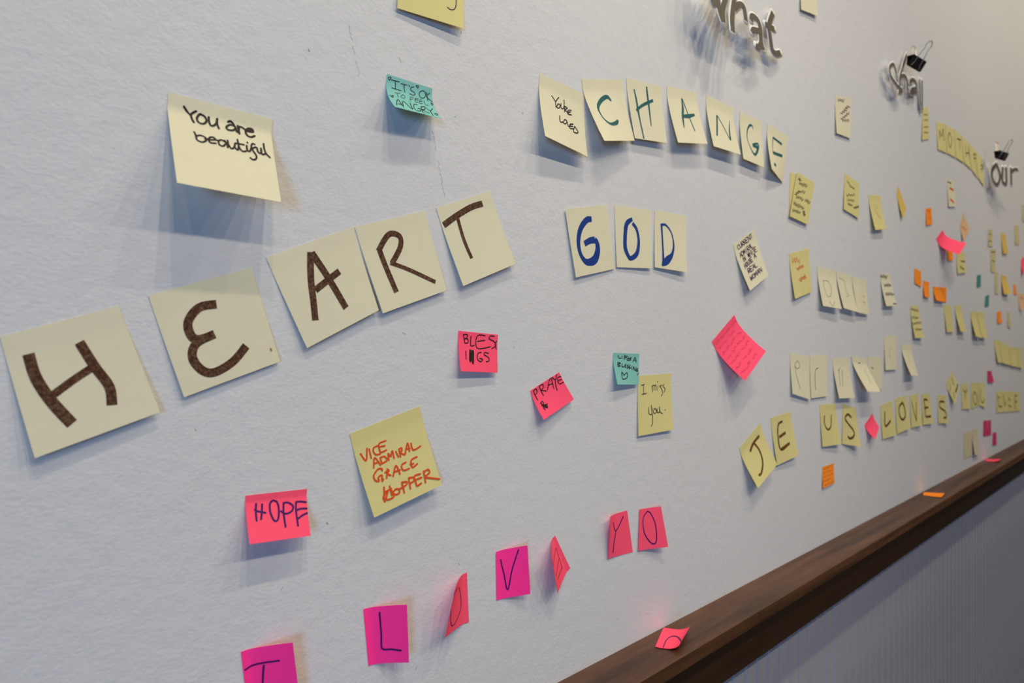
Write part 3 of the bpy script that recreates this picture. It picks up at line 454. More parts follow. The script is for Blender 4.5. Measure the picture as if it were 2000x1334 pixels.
  [('orange_faint', [(1, [80, 103, 110, 122, 140, 138, 170, 102, 199, 136, 229, 144]), (1, [336, 92, 363, 127, 390, 140, 416, 95, 443, 107, 470, 107, 497, 122, 524, 116, 551, 118]), (1, [655, 95, 689, 99, 722, 99, 756, 96]), (1, [80, 287, 107, 310, 135, 300, 162, 300, 190, 302, 217, 318, 245, 315, 272, 302, 300, 293]), (1, [373, 313, 402, 322, 431, 303, 461, 286, 490, 292]), (1, [566, 326, 592, 303, 619, 327, 645, 317, 672, 306, 698, 303, 724, 310, 751, 321]), (1, [80, 498, 108, 486, 136, 502, 165, 511, 193, 476, 221, 496, 249, 496, 277, 521]), (1, [393, 522, 423, 516, 454, 487, 484, 498, 515, 479, 545, 518]), (1, [641, 516, 670, 509, 698, 513, 726, 504, 754, 478, 782, 505, 810, 472, 838, 480, 866, 515]), (1, [80, 668, 108, 711, 136, 672, 165, 663, 193, 709]), (1, [251, 700, 279, 709, 306, 715, 333, 694, 360, 707, 388, 664, 415, 705, 442, 691, 469, 702]), (1, [527, 714, 556, 665, 585, 680, 615, 694, 644, 708, 673, 676, 703, 672, 732, 676]), (1, [80, 874, 109, 873, 139, 874, 168, 872, 197, 875, 227, 857, 256, 880, 285, 906]), (1, [364, 861, 394, 891, 423, 894, 452, 890, 481, 881, 511, 879, 540, 888, 569, 902]), (1, [629, 894, 658, 903, 686, 881, 715, 877, 743, 892]), (1, [806, 863, 833, 885, 861, 870, 888, 865, 916, 891, 943, 905])])]),
 ('coral', 'T', 1.6, [(1527.8, 1175.1, 0.5), (1575.8, 1195.7, 0.5), (1597.1, 1165.4, 7.0), (1550.9, 1144.2, 14.0)], (50, 38),
  'small blank pink diamond note between JESUS and LOVES', 'small far notes on the wall',
  []),
 ('yellow', 'T', 1.3, [(2160.2, 1233.4, 0.5), (2224.0, 1268.0, 0.5), (2268.2, 1220.3, 8.0), (2212.0, 1173.8, 10.0)], (76, 76),
  'yellow diamond note with a purple smudge between LOVES and YOU', 'small far notes on the wall',
  [('mauve', [(8, [938, 796, 731, 819, 526, 800])]), ('mauve', [(3, [353, 647, 178, 851]), (3, [731, 207, 641, 521]), (3, [328, 268, 115, 455])])]),
 ('yellow', 'T', 1.3, [(2319.7, 1226.5, 0.5), (2394.5, 1225.5, 0.5), (2413.3, 1149.0, 5.0), (2326.8, 1152.4, 1.5)], (76, 76),
  'yellow note with olive letter Y of YOU', 'yellow notes spelling JESUS LOVES YOU',
  [('bronze', [(5, [299, 221, 545, 350, 814, 237]), (5, [545, 350, 466, 590])])]),
 ('yellow', 'T', 1.3, [(2431.8, 1224.7, 0.5), (2522.6, 1222.4, 0.5), (2528.6, 1150.4, 2.0), (2442.8, 1145.1, 1.5)], (76, 76),
  'yellow note with olive letter O of YOU', 'yellow notes spelling JESUS LOVES YOU',
  [('bronze', [(5, [537, 367, 243, 499, 352, 785, 661, 902, 794, 645, 537, 367])])]),
 ('yellow', 'T', 1.3, [(2529.3, 1222.2, 0.5), (2612.2, 1217.0, 0.5), (2610.2, 1138.7, 5.0), (2535.3, 1150.0, 2.0)], (76, 76),
  'yellow note with olive letter U ending YOU', 'yellow notes spelling JESUS LOVES YOU',
  [('bronze', [(5, [344, 286, 254, 715, 580, 838, 809, 679])])]),
 ('yellow', 'T', 1.3, [(2788.2, 1181.8, 0.5), (2877.5, 1177.3, 0.5), (2871.7, 1104.9, 3.0), (2785.4, 1109.3, 2.0)], (76, 76),
  'yellow note with a dark letter, first of the four past YOU', 'small far notes on the wall',
  [('olive', [(5, [385, 241, 583, 351]), (5, [478, 711, 883, 736]), (5, [116, 203, 472, 765])])]),
 ('yellow', 'T', 1.3, [(2881.7, 1176.4, 0.5), (2976.3, 1171.5, 0.5), (2970.4, 1099.6, 3.0), (2879.0, 1104.3, 2.0)], (76, 76),
  'yellow note with a dark letter, second of the four past YOU', 'small far notes on the wall',
  [('olive', [(5, [228, 164, 391, 687]), (5, [474, 539, 458, 688])])]),
 ('yellow', 'T', 1.3, [(2980.7, 1170.6, 0.5), (3080.9, 1165.4, 0.5), (3075.1, 1093.9, 3.0), (2978.1, 1099.0, 2.0)], (76, 76),
  'yellow note with a dark letter, third of the four past YOU', 'small far notes on the wall',
  [('olive', [(5, [64, 331, 391, 450]), (5, [101, 696, 491, 781])])]),
 ('yellow', 'T', 1.3, [(3085.6, 1164.4, 0.5), (3192.0, 1159.0, 0.5), (3186.2, 1088.0, 3.0), (3083.1, 1093.3, 2.0)], (76, 76),
  'yellow note with a dark letter, last of the four past YOU', 'small far notes on the wall',
  [('olive', [(5, [182, 155, 124, 891]), (5, [182, 195, 451, 236]), (5, [163, 494, 430, 517])])]),
 ('tancream', 'T', 1.3, [(2349.1, 1082.4, 0.5), (2434.9, 1079.0, 0.5), (2440.3, 1005.8, 2.0), (2352.8, 1005.3, 1.0)], (76, 76),
  'dull tan blank note just above the ledge, flat against the wall', 'small far notes on the wall',
  []),
 ('tancream', 'T', 1.3, [(2447.6, 1082.5, 0.5), (2519.3, 1077.6, 0.5), (2511.9, 1000.3, 6.0), (2449.5, 1005.4, 8.0)], (76, 76),
  'dull tan blank note just above the ledge, lower edge lifted', 'small far notes on the wall',
  []),
 ('rose', 'T', 1.3, [(2598.1, 1097.5, 0.5), (2656.8, 1093.6, 0.5), (2651.1, 1044.4, 2.0), (2593.9, 1048.3, 2.0)], (38, 50),
  'small rose-pink note above the ledge, first of a pair', 'small far notes on the wall',
  []),
 ('rose', 'T', 1.3, [(2662.6, 1093.2, 0.5), (2707.2, 1090.4, 0.5), (2702.9, 1041.9, 2.0), (2658.4, 1044.5, 2.0)], (38, 50),
  'small rose-pink note above the ledge, second of a pair', 'small far notes on the wall',
  []),
 ('rose', 'T', 1.3, [(2729.9, 1046.8, 0.5), (2788.2, 1042.3, 0.5), (2783.9, 1000.4, 2.0), (2725.6, 1004.9, 2.0)], (38, 50),
  'small rose-pink note just above the ledge, lowest on the wall', 'small far notes on the wall',
  []),
 ('yellow', 'T', 1.3, [(2749.1, 1356.9, 0.5), (2830.6, 1353.5, 0.5), (2862.8, 1275.6, 5.0), (2781.5, 1279.2, 6.0)], (76, 76),
  'yellow blank note, first of six overlapping in a row under the tiny orange note', 'small far notes on the wall',
  []),
 ('yellow', 'T', 1.3, [(2825.4, 1353.5, 1.0), (2919.5, 1342.8, 1.0), (2936.3, 1268.6, 7.0), (2854.6, 1275.8, 6.0)], (76, 76),
  'yellow blank note, second of six overlapping in a row under the tiny orange note', 'small far notes on the wall',
  []),
 ('yellow', 'T', 1.3, [(2919.8, 1342.8, 0.5), (2996.7, 1331.6, 0.5), (3019.5, 1262.0, 5.0), (2939.6, 1268.5, 6.0)], (76, 76),
  'yellow blank note, third of six overlapping in a row under the tiny orange note', 'small far notes on the wall',
  []),
 ('yellow', 'T', 1.3, [(2991.1, 1331.6, 1.0), (3071.3, 1329.3, 1.0), (3081.6, 1256.7, 7.0), (3010.8, 1262.2, 6.0)], (76, 76),
  'yellow blank note, fourth of six overlapping in a row under the tiny orange note', 'small far notes on the wall',
  []),
 ('yellow', 'T', 1.3, [(3071.6, 1329.3, 0.5), (3145.8, 1327.9, 0.5), (3161.7, 1251.7, 5.0), (3085.0, 1256.6, 6.0)], (76, 76),
  'yellow blank note, fifth of six overlapping in a row under the tiny orange note', 'small far notes on the wall',
  []),
 ('yellow', 'T', 1.3, [(3139.8, 1327.9, 1.0), (3217.0, 1325.5, 1.0), (3219.2, 1247.3, 7.0), (3152.5, 1252.0, 6.0)], (76, 76),
  'yellow blank note, last of six overlapping in a row under the tiny orange note', 'small far notes on the wall',
  []),
 ('rose', 'T', 1.3, [(2651.7, 1254.4, 0.5), (2710.9, 1253.5, 0.5), (2732.3, 1215.5, 5.0), (2653.1, 1217.1, 3.0)], (50, 38),
  'tiny rose-pink note above the YOU row', 'small far notes on the wall',
  []),
 ('yellow', 'T', 1.3, [(2062.7, 1931.9, 0.5), (2146.8, 1942.5, 0.5), (2156.8, 1865.7, 3.0), (2073.5, 1859.3, 2.0)], (76, 76),
  'yellow note with dark letter M of MOTHER', 'yellow notes spelling MOTHER',
  [('olive', [(3.6, [298, 580, 310, 294, 531, 458, 748, 182, 758, 589])])]),
 ('yellow', 'T', 1.3, [(2149.9, 1943.2, 0.5), (2239.8, 1949.3, 0.5), (2248.1, 1870.2, 3.0), (2164.2, 1867.3, 2.0)], (76, 76),
  'yellow note with dark letter O of MOTHER', 'yellow notes spelling MOTHER',
  [('olive', [(3.6, [429, 206, 215, 461, 406, 744, 647, 420, 429, 206])])]),
 ('yellow', 'T', 1.3, [(2243.2, 1950.0, 0.5), (2319.1, 1949.6, 0.5), (2339.9, 1872.6, 3.0), (2255.9, 1871.9, 2.0)], (76, 76),
  'yellow note with dark letter T of MOTHER', 'yellow notes spelling MOTHER',
  [('olive', [(3.6, [325, 264, 926, 191]), (3.6, [642, 264, 654, 583])])]),
 ('yellow', 'T', 1.3, [(2322.6, 1950.3, 0.5), (2403.1, 1945.9, 0.5), (2425.4, 1868.9, 3.0), (2348.1, 1874.2, 2.0)], (76, 76),
  'yellow note with dark letter H of MOTHER', 'yellow notes spelling MOTHER',
  [('olive', [(3.6, [496, 260, 455, 664]), (3.6, [987, 201, 905, 554]), (3.6, [447, 535, 972, 404])])]),
 ('yellow', 'T', 1.3, [(2406.8, 1946.6, 0.5), (2495.5, 1939.4, 0.5), (2502.9, 1858.1, 3.0), (2434.0, 1870.6, 2.0)], (76, 76),
  'yellow note with dark letter E of MOTHER', 'yellow notes spelling MOTHER',
  [('olive', [(3.6, [652, 199, 694, 522]), (3.6, [642, 235, 993, 164]), (3.6, [664, 396, 1039, 285])])]),
 ('yellow', 'T', 1.3, [(2499.4, 1940.2, 0.5), (2590.4, 1927.0, 0.5), (2598.6, 1844.8, 3.0), (2511.8, 1859.7, 2.0)], (76, 76),
  'yellow note with dark letter R of MOTHER, beside the word our', 'yellow notes spelling MOTHER',
  [('olive', [(3.6, [710, 240, 704, 549]), (3.6, [702, 277, 1117, 231, 733, 437])])]),
 ('yellow', 'T', 1.3, [(1941.0, 1939.3, 0.5), (1990.1, 1952.4, 0.5), (1991.0, 1870.7, 2.0), (1927.0, 1853.9, 3.0)], (76, 76),
  'narrow-looking yellow note with speckled writing, under the word shall', 'small far notes on the wall',
  [('olive', [(2, [228, 207, 347, 240, 499, 213, 609, 259, 771, 223, 886, 258]), (2, [240, 369, 347, 412, 500, 378, 608, 417, 756, 396, 863, 436]), (2, [231, 593, 367, 622, 505, 604, 641, 636, 782, 615, 919, 643]), (2, [231, 767, 352, 795, 502, 773, 620, 808, 773, 783, 883, 831])])]),
 ('cream', 'T', 1.3, [(1207.2, 2002.3, 0.5), (1269.7, 2014.7, 0.5), (1274.6, 1945.4, 5.0), (1203.1, 1933.7, 4.0)], (76, 76),
  'blank pale note beside the word what', 'notes with short messages',
  []),
 ('cream', 'T', 1.3, [(1367.3, 1825.5, 0.5), (1453.3, 1841.0, 0.5), (1442.0, 1756.5, 3.0), (1365.5, 1751.2, 4.0)], (76, 76),
  'pale note with four short brown words, above the yellow note column', 'small far notes on the wall',
  [('maroon', [(1.8, [160, 90, 213, 137, 284, 74, 338, 128, 406, 80, 460, 146, 533, 57]), (1.8, [296, 433, 453, 441, 415, 380, 582, 392, 522, 324, 706, 342, 620, 266, 775, 275, 728, 213, 928, 238]), (1.8, [317, 576, 457, 573, 450, 519, 601, 521, 582, 465, 730, 466, 693, 405, 853, 410, 834, 356]), (1.8, [399, 578, 450, 638, 534, 565, 588, 624, 671, 552, 727, 608, 807, 544, 866, 595])])]),
 ('yellow', 'T', 1.3, [(1417.4, 1683.3, 0.5), (1496.4, 1676.4, 0.5), (1487.6, 1602.1, 3.0), (1405.1, 1610.2, 3.0)], (76, 76),
  'yellow note with sparse dark marks, second past the scribbled note', 'small far notes on the wall',
  [('olive', [(1.8, [210, 146, 212, 192, 310, 188, 318, 231, 413, 230]), (1.8, [402, 227, 412, 276, 526, 231, 550, 267, 653, 233, 663, 281]), (1.8, [147, 551, 233, 578, 300, 490, 388, 520, 461, 461, 550, 487, 621, 407, 708, 421]), (1.8, [231, 634, 259, 696, 357, 622, 394, 665, 494, 591, 527, 644, 628, 570, 662, 622]), (1.8, [270, 750, 274, 792, 371, 736, 351, 804, 464, 732, 460, 782, 541, 745]), (1.8, [615, 769, 706, 793, 716, 746, 803, 766, 792, 700, 897, 736, 888, 671, 975, 690, 965, 625])])]),
 ('yellow', 'T', 1.3, [(1550.7, 1660.7, 0.5), (1626.2, 1670.5, 0.5), (1637.2, 1597.6, 9.0), (1566.7, 1587.3, 9.0)], (76, 76),
  'yellow note with one faint stroke, lower edge lifted', 'small far notes on the wall',
  [('tan', [(1.2, [323, 263, 397, 471, 751, 713]), (1.2, [538, 288, 590, 472])])]),
 ('amber', 'T', 1, [(1736.4, 1689.3, 0.5), (1747.5, 1712.3, 0.5), (1799.6, 1665.6, 3.0), (1765.6, 1636.8, 5.0)], (76, 76),
  'amber yellow note twisted edge-on to a sliver', 'small far notes on the wall',
  []),
 ('orange', 'T', 1.3, [(1967.5, 1688.9, 0.5), (2017.7, 1697.0, 0.5), (2021.0, 1654.7, 2.0), (1966.7, 1645.5, 3.0)], (38, 50),
  'small orange note hanging alone left of the curled pink note', 'small far notes on the wall',
  [('orange_ink', [(3, [346, 148, 654, 213]), (3, [518, 531, 650, 645])])]),
 ('cream', 'T', 1.3, [(2170.6, 1796.1, 0.5), (2238.2, 1806.0, 0.5), (2251.4, 1731.6, 3.0), (2175.6, 1721.1, 3.0)], (76, 76),
  'pale note with two red-orange blots, below MOTHER', 'small far notes on the wall',
  [('orange_ink', [(6, [320, 307, 835, 383])]), ('orange_ink', [(6, [269, 719, 742, 833])]), ('pencil', [(4, [90, 80, 560, 139])])]),
 ('peach', 'T', 1.3, [(2308.1, 1683.4, 0.5), (2346.2, 1728.5, 0.5), (2397.7, 1685.1, 5.0), (2328.3, 1642.1, 5.0)], (76, 76),
  'peach note with red marks standing as a diamond above the curled pink note', 'small far notes on the wall',
  [('orange_ink', [(3, [287, 214, 273, 322, 518, 536, 471, 625, 657, 794])])]),
 ('coral', 'T', 2.2, [(2062.7, 1622.0, 0.5), (2124.4, 1652.1, 0.5), (2184.3, 1618.5, 42.0), (2122.8, 1581.8, 40.0)], (76, 76),
  'pink blank note curling far out from the wall', 'small far notes on the wall',
  []),
 ('orange', 'T', 1.3, [(2170.6, 1602.4, 0.5), (2226.7, 1607.6, 0.5), (2223.9, 1578.4, 3.0), (2170.4, 1571.1, 3.0)], (38, 50),
  'small orange note tucked under the curled pink note', 'small far notes on the wall',
  []),
 ('yellow', 'T', 1.3, [(2268.2, 1602.8, 0.5), (2358.7, 1614.0, 0.5), (2362.8, 1553.7, 4.0), (2271.1, 1542.9, 3.0)], (76, 76),
  'yellow note with dark marks below the curled pink note', 'small far notes on the wall',
  [('olive', [(4, [513, 389, 568, 456, 709, 415, 760, 487, 911, 439, 970, 499]), (4, [379, 641, 354, 721, 564, 719, 531, 801, 741, 800, 718, 878])])]),
 ('orange', 'T', 1.3, [(1871.2, 1529.8, 0.5), (1927.9, 1525.1, 0.5), (1924.8, 1485.7, 2.0), (1871.5, 1492.8, 2.0)], (50, 38),
  'small orange blank note, highest of the orange steps', 'small far notes on the wall',
  []),
 ('orange', 'T', 1.3, [(1945.4, 1503.7, 0.5), (1999.2, 1501.8, 0.5), (1986.0, 1462.7, 5.0), (1941.2, 1462.6, 5.0)], (50, 38),
  'small orange note with lifted lower edge, middle of the orange steps', 'small far notes on the wall',
  []),
 ('orange', 'T', 1.3, [(2031.7, 1493.1, 0.5), (2099.3, 1495.5, 0.5), (2126.5, 1456.6, 6.0), (2038.6, 1457.0, 7.0)], (50, 38),
  'small orange note overlapping another, in the orange steps', 'small far notes on the wall',
  []),
 ('orange', 'T', 1.3, [(2101.8, 1495.6, 0.5), (2163.3, 1497.6, 0.5), (2155.9, 1456.5, 1.5), (2123.1, 1458.0, 2.0)], (50, 38),
  'small orange note overlapped by another, lowest of the orange steps', 'small far notes on the wall',
  [('orange_ink', [(3, [239, 150, 488, 447])])]),
 ('dullyellow', 'T', 1.3, [(2666.3, 1717.3, 0.5), (2726.1, 1722.5, 0.5), (2721.8, 1664.1, 2.0), (2662.0, 1660.0, 2.0)], (76, 76),
  'dull yellow speckled note heading a vertical chain of three', 'small far notes on the wall',
  [('olive', [(3, [130, 270, 352, 318, 641, 266, 861, 325]), (3, [92, 689, 325, 718, 598, 693, 838, 718])])]),
 ('dullyellow', 'T', 1.3, [(2695.9, 1653.4, 0.5), (2780.3, 1663.0, 0.5), (2764.2, 1582.2, 2.0), (2702.9, 1577.9, 2.0)], (76, 76),
  'dull yellow speckled note in the middle of a vertical chain', 'small far notes on the wall',
  [('olive', [(3, [106, 98, 307, 128, 510, 99, 721, 141, 926, 115]), (3, [238, 491, 402, 520, 608, 503, 763, 550])])]),
 ('dullyellow', 'T', 1.3, [(2756.8, 1581.8, 0.5), (2812.1, 1584.0, 0.5), (2811.8, 1512.3, 2.0), (2764.2, 1510.0, 2.0)], (76, 76),
  'dull yellow blank note at the foot of a vertical chain', 'small far notes on the wall',
  []),
 ('amber', 'T', 1.3, [(2860.9, 1725.6, 0.5), (2928.3, 1731.3, 0.5), (2957.1, 1662.9, 6.0), (2877.0, 1654.0, 5.0)], (76, 76),
  'amber blank note right of the vertical chain, lower edge lifted', 'small far notes on the wall',
  []),
 ('dullyellow', 'T', 1.3, [(3090.3, 1779.5, 0.5), (3167.3, 1786.7, 0.5), (3177.6, 1716.1, 2.0), (3100.1, 1708.4, 2.0)], (76, 76),
  'dull yellow narrow-looking note above the far pink note', 'small far notes on the wall',
  []),
 ('dullyellow', 'T', 1.3, [(3237.4, 1875.8, 0.5), (3320.9, 1883.4, 0.5), (3311.0, 1819.6, 2.0), (3238.0, 1812.7, 2.0)], (76, 76),
  'dull yellow note farthest along the wall below the word our', 'small far notes on the wall',
  []),
 ('amber', 'T', 1.3, [(2860.9, 1580.3, 0.5), (2954.3, 1581.2, 0.5), (2962.7, 1520.9, 14.0), (2868.1, 1513.0, 8.0)], (76, 76),
  'amber blank note near the foot of the vertical chain', 'small far notes on the wall',
  []),
 ('orange', 'T', 1.3, [(3071.6, 1558.9, 0.5), (3118.8, 1559.8, 0.5), (3128.8, 1523.9, 2.0), (3081.2, 1523.6, 2.0)], (38, 50),
  'tiny orange note beside the amber note', 'small far notes on the wall',
  []),
 ('peach', 'T', 1.3, [(3157.5, 1533.1, 0.5), (3201.5, 1528.8, 14.0), (3208.9, 1470.7, 16.0), (3177.6, 1472.0, 2.0)], (76, 76),
  'peach note with an orange patch near the far pink note', 'small far notes on the wall',
  [('orange_ink', [(5, [346, 261, 756, 286])])]),
 ('coral', 'T', 1.5, [(3217.1, 1659.5, 0.5), (3268.3, 1681.6, 0.5), (3307.6, 1654.2, 9.0), (3213.4, 1601.8, 9.0)], (76, 76),
  'pink note curling out farthest along the wall', 'small far notes on the wall',
  []),
 ('darkteal', 'T', 1.3, [(2512.6, 1555.0, 0.5), (2566.8, 1561.9, 0.5), (2555.7, 1522.4, 2.0), (2505.2, 1518.0, 2.0)], (38, 50),
  'tiny dark teal note, upper of two', 'small far notes on the wall',
  []),
 ('darkteal', 'T', 1.3, [(2626.4, 1496.7, 0.5), (2681.0, 1502.7, 0.5), (2665.7, 1465.1, 2.0), (2615.1, 1461.7, 2.0)], (38, 50),
  'tiny dark teal note, lower of two', 'small far notes on the wall',
  []),
 ('orange', 'T', 1.3, [(2796.1, 1450.8, 0.5), (2860.9, 1454.5, 0.5), (2863.3, 1413.8, 3.0), (2798.2, 1410.8, 3.0)], (38, 50),
  'tiny orange note above the overlapping yellow row', 'small far notes on the wall',
  []),
 ('dullyellow', 'T', 1.3, [(2963.1, 1454.0, 0.5), (3007.5, 1455.4, 0.5), (3019.7, 1400.1, 3.0), (2966.0, 1399.3, 3.0)], (76, 76),
  'thin-looking dull yellow note above the overlapping yellow row', 'small far notes on the wall',
  []),
]
LEDGE_NOTES = [
 ('coral', 7.0, [(773.8, 972.0, 1.8), (785.5, 972.5, 33.8), (727.8, 972.0, 53.7), (717.7, 972.0, 26.3)], (50, 38), 'small pink note lying on the wooden ledge with a purple arc', [('violet', [(2, [322, 950, 321, 584, 461, 382, 730, 448, 1136, 986, 1262, 1308, 1332, 1600])])]),
 ('orange', 1.5, [(1937.2, 972.0, 3.8), (1954.9, 972.0, 45.3), (1898.3, 972.0, 52.2), (1897.5, 972.0, 13.0)], (50, 38), 'small orange note lying on the wooden ledge', []),
 ('coral', 5.0, [(2624.1, 972.0, 1.6), (2642.2, 972.0, 39.2), (2580.5, 972.0, 43.5), (2583.6, 972.0, 8.1)], (50, 38), 'small curled pink note lying farthest along the wooden ledge', []),
]
WORDS = [
 ('what', [(857.1, 1901.2, 14.0), (1101.7, 1911.5, 5.0), (1132.2, 1823.2, 7.0), (821.6, 1784.7, 42.0)], (245, 125), [(12, [6, 542, 56, 807, 93, 590]), (12, [106, 518, 111, 802, 148, 985]), (12, [148, 985, 158, 788, 209, 583, 239, 400]), (12, [380, 96, 315, 528, 263, 831, 254, 1047]), (12, [311, 662, 377, 550, 438, 519, 446, 615, 447, 730]), (12, [527, 668, 541, 603, 589, 574, 635, 604, 650, 713, 632, 910, 649, 1046]), (12, [625, 772, 540, 813, 518, 865]), (12, [546, 1052, 577, 1063, 625, 971]), (12, [901, 261, 803, 532, 792, 702, 794, 940, 846, 982, 924, 921]), (12, [745, 571, 808, 562, 884, 544])]),
 ('shall', [(1637.3, 2012.7, 10.0), (1945.1, 2045.2, 4.0), (1945.1, 1921.3, 4.0), (1604.3, 1897.9, 20.0)], (310, 120), [(9, [225, 573, 160, 424, 65, 541, 96, 710, 257, 814, 369, 840, 279, 931]), (9, [478, 34, 383, 330, 302, 638, 313, 781]), (9, [320, 609, 405, 504, 487, 550, 490, 752]), (9, [571, 578, 632, 471, 732, 475, 750, 686]), (9, [745, 588, 619, 681, 594, 759, 744, 670]), (9, [841, 365, 856, 632, 874, 879]), (9, [915, 347, 920, 637, 920, 939])]),
 ('our', [(2626.8, 1970.2, 8.0), (2834.1, 1945.8, 58.0), (2803.9, 1851.0, 60.0), (2609.6, 1848.0, 14.0)], (215, 124), [(14, [240, 331, 94, 585, 116, 829, 259, 926, 350, 638, 240, 331]), (14, [439, 360, 423, 753, 512, 856, 556, 774, 540, 319]), (14, [699, 264, 723, 833]), (14, [708, 428, 817, 263, 935, 215])]),
]
SPECKS = [
 (1.2, [(266.8, 1584.8), (267.3, 1583.3)]),
 (0.7, [(510.6, 1591.8), (511.3, 1589.8)]),
 (0.45, [(354.1, 1604.0), (356.3, 1600.1)]),
 (0.5, [(357.9, 1357.8), (361.8, 1356.5)]),
 (0.9, [(426.2, 1649.8), (426.8, 1648.0)]),
 (1.2, [(282.8, 1201.2), (283.7, 1200.2)]),
 (0.6, [(675.9, 1012.4), (676.9, 1009.6)]),
 (0.6, [(373.8, 1052.8), (372.6, 1050.4)]),
 (0.4, [(243.0, 1155.9), (245.1, 1158.1)]),
 (0.6, [(418.5, 1566.2), (419.8, 1565.6)]),
 (0.6, [(178.9, 1287.4), (179.6, 1286.3)]),
 (0.5, [(497.0, 1343.1), (499.2, 1344.7)]),
 (0.6, [(423.0, 1136.2), (424.3, 1134.4)]),
 (0.3909436547441535, [(303.3, 1616.0), (304.1, 1614.5), (304.4, 1612.9)]),
 (0.3971808377838783, [(304.1, 1611.9), (304.4, 1610.3), (306.0, 1609.0)]),
 (0.39057002061448554, [(304.9, 1607.8), (306.0, 1606.4), (306.8, 1605.0)]),
 (0.4253568644028709, [(306.9, 1599.8), (307.3, 1598.2), (308.5, 1596.8)]),
 (0.2953010594220531, [(308.2, 1595.9), (308.9, 1594.3), (308.7, 1592.5)]),
 (0.3239530603454627, [(310.2, 1587.8), (310.6, 1586.1), (311.0, 1584.5)]),
 (0.2724454036476214, [(310.9, 1583.6), (312.6, 1582.3), (312.5, 1580.6)]),
 (0.24647656647367944, [(313.4, 1580.0), (313.6, 1578.3), (312.8, 1576.3)]),
 (0.43695687176483733, [(391.1, 1546.6), (391.6, 1544.8), (393.5, 1543.2)]),
 (0.3674326003600552, [(392.7, 1542.1), (393.7, 1540.4), (394.1, 1538.6)]),
 (0.2395957175637014, [(394.0, 1537.6), (394.3, 1535.8), (395.4, 1534.1)]),
 (0.4373488682733109, [(395.3, 1533.1), (395.5, 1531.2), (395.6, 1529.3)]),
 (0.27961628196341937, [(398.2, 1519.2), (399.6, 1517.6), (399.3, 1515.6)]),
 (0.2590308517787655, [(398.5, 1514.5), (399.6, 1512.8), (399.6, 1510.8)]),
 (0.44967089204813804, [(400.9, 1510.1), (400.4, 1508.1), (402.2, 1506.5)]),
 (0.38360042297349445, [(402.4, 1505.5), (402.6, 1503.6), (403.1, 1501.8)]),
 (0.44524414326803163, [(403.6, 1500.9), (402.5, 1498.8), (404.1, 1497.1)]),
 (0.3153516744354944, [(403.9, 1496.1), (404.2, 1494.2), (405.5, 1492.5)]),
 (0.40788112244795305, [(404.6, 1491.4), (406.1, 1489.7), (406.6, 1487.8)]),
]

# ---------------------------------------------------------------- the setting
LEDGE_Z = 0.971
wall = link('wall_back', box_mesh('wall_back', (-3.5, 0, LEDGE_Z - .06), (8, .12, 3.0), M_WALL), kind='structure')
vs, fs = [], []
ONE = [(0, 0, 0), (1000, 0, 0), (1000, -1000, 0), (0, -1000, 0)]
for w, pts in SPECKS:
    sv, sf = [], []
    flat = []
    for x, z in pts: flat += [x, -z]
    stroke_geo(sv, sf, ONE, 'B', 1, (1000, 1000), w, flat, Vector((0, 0, 0)), .0001, clip=False)
    b0 = len(vs); vs += sv; fs += [tuple(i + b0 for i in f) for f in sf]
link('scuff_marks', mesh_from('scuff_marks', vs, fs, M_SCUFF), wall, kind='stuff')
low = link('wall_wainscot', box_mesh('wall_wainscot', (-3.5, .002, 0), (8, .12, LEDGE_Z - .06), M_BEAD), kind='structure')
# tongue-and-bead boards, 39.5 mm apart
PW = .0395
prof = [(0, 0), (0, -.0015), (.0006, -.0036), (.0022, -.0050), (.0040, -.0048), (.0052, -.0034), (.0058, -.0012), (.0068, -.0010), (.0078, -.0030), (.0388, -.0030), (.0394, -.0012), (.0394, 0)]
n = len(prof)
pv = [(x, y, z) for z in (0.0, LEDGE_Z - .019 - .001) for x, y in prof]
pf = [(i, i + 1, n + i + 1, n + i) for i in range(n - 1)] + [tuple(range(n, 2 * n)), tuple(range(n - 1, -1, -1))]
plank = mesh_from('beadboard_plank', pv, pf, M_BEAD, False)
for i in range(118):
    o = link('beadboard_plank', plank, low); o.location = (.25 + i * PW, .002, 0)
led = link('trim_1', box_mesh('trim_1', (-3.5, -.063, LEDGE_Z - .019), (8, .002, LEDGE_Z), M_LEDGE, .0022), kind='structure')
link('trim_2', box_mesh('trim_2', (-3.5, -.0215, LEDGE_Z - .108), (1.0805, -.0031, LEDGE_Z - .019), M_APRON, .0015), kind='structure')
link('trim_3', box_mesh('trim_3', (1.0815, -.0213, LEDGE_Z - .108), (8, -.0031, LEDGE_Z - .019), M_APRON, .0015), kind='structure')
link('floor', box_mesh('floor', (-3.5, -4.5, -.1), (8, .12, 0), M_FLOOR), kind='structure')

# ---------------------------------------------------------------- sticky notes on the wall
def make_note(colr, edge, p, C, size, label, group, ink):
    origin = surface(C, edge, p, .5, .0)
    o = link('sticky_note', sheet('sticky_note', C, edge, p, PAPER[colr], origin), None, label=label, category='sticky note', group=group)
    o.location = origin
    for inkname, strokes in ink:
        v, f = [], []
        for i, (w, flat) in enumerate(strokes): stroke_geo(v, f, C, edge, p, size, w, flat, origin, .0002 + .00001 * i, caps=inkname not in ('brown', 'umber', 'green', 'blue'))
        link('handwriting', mesh_from('handwriting', v, f, INK[inkname]), o)
    return o
for rec in NOTES: make_note(*rec)
for colr, p, C, size, label, ink in LEDGE_NOTES:
    make_note(colr, 'F', p, C, size, label, 'notes fallen on the ledge', ink)

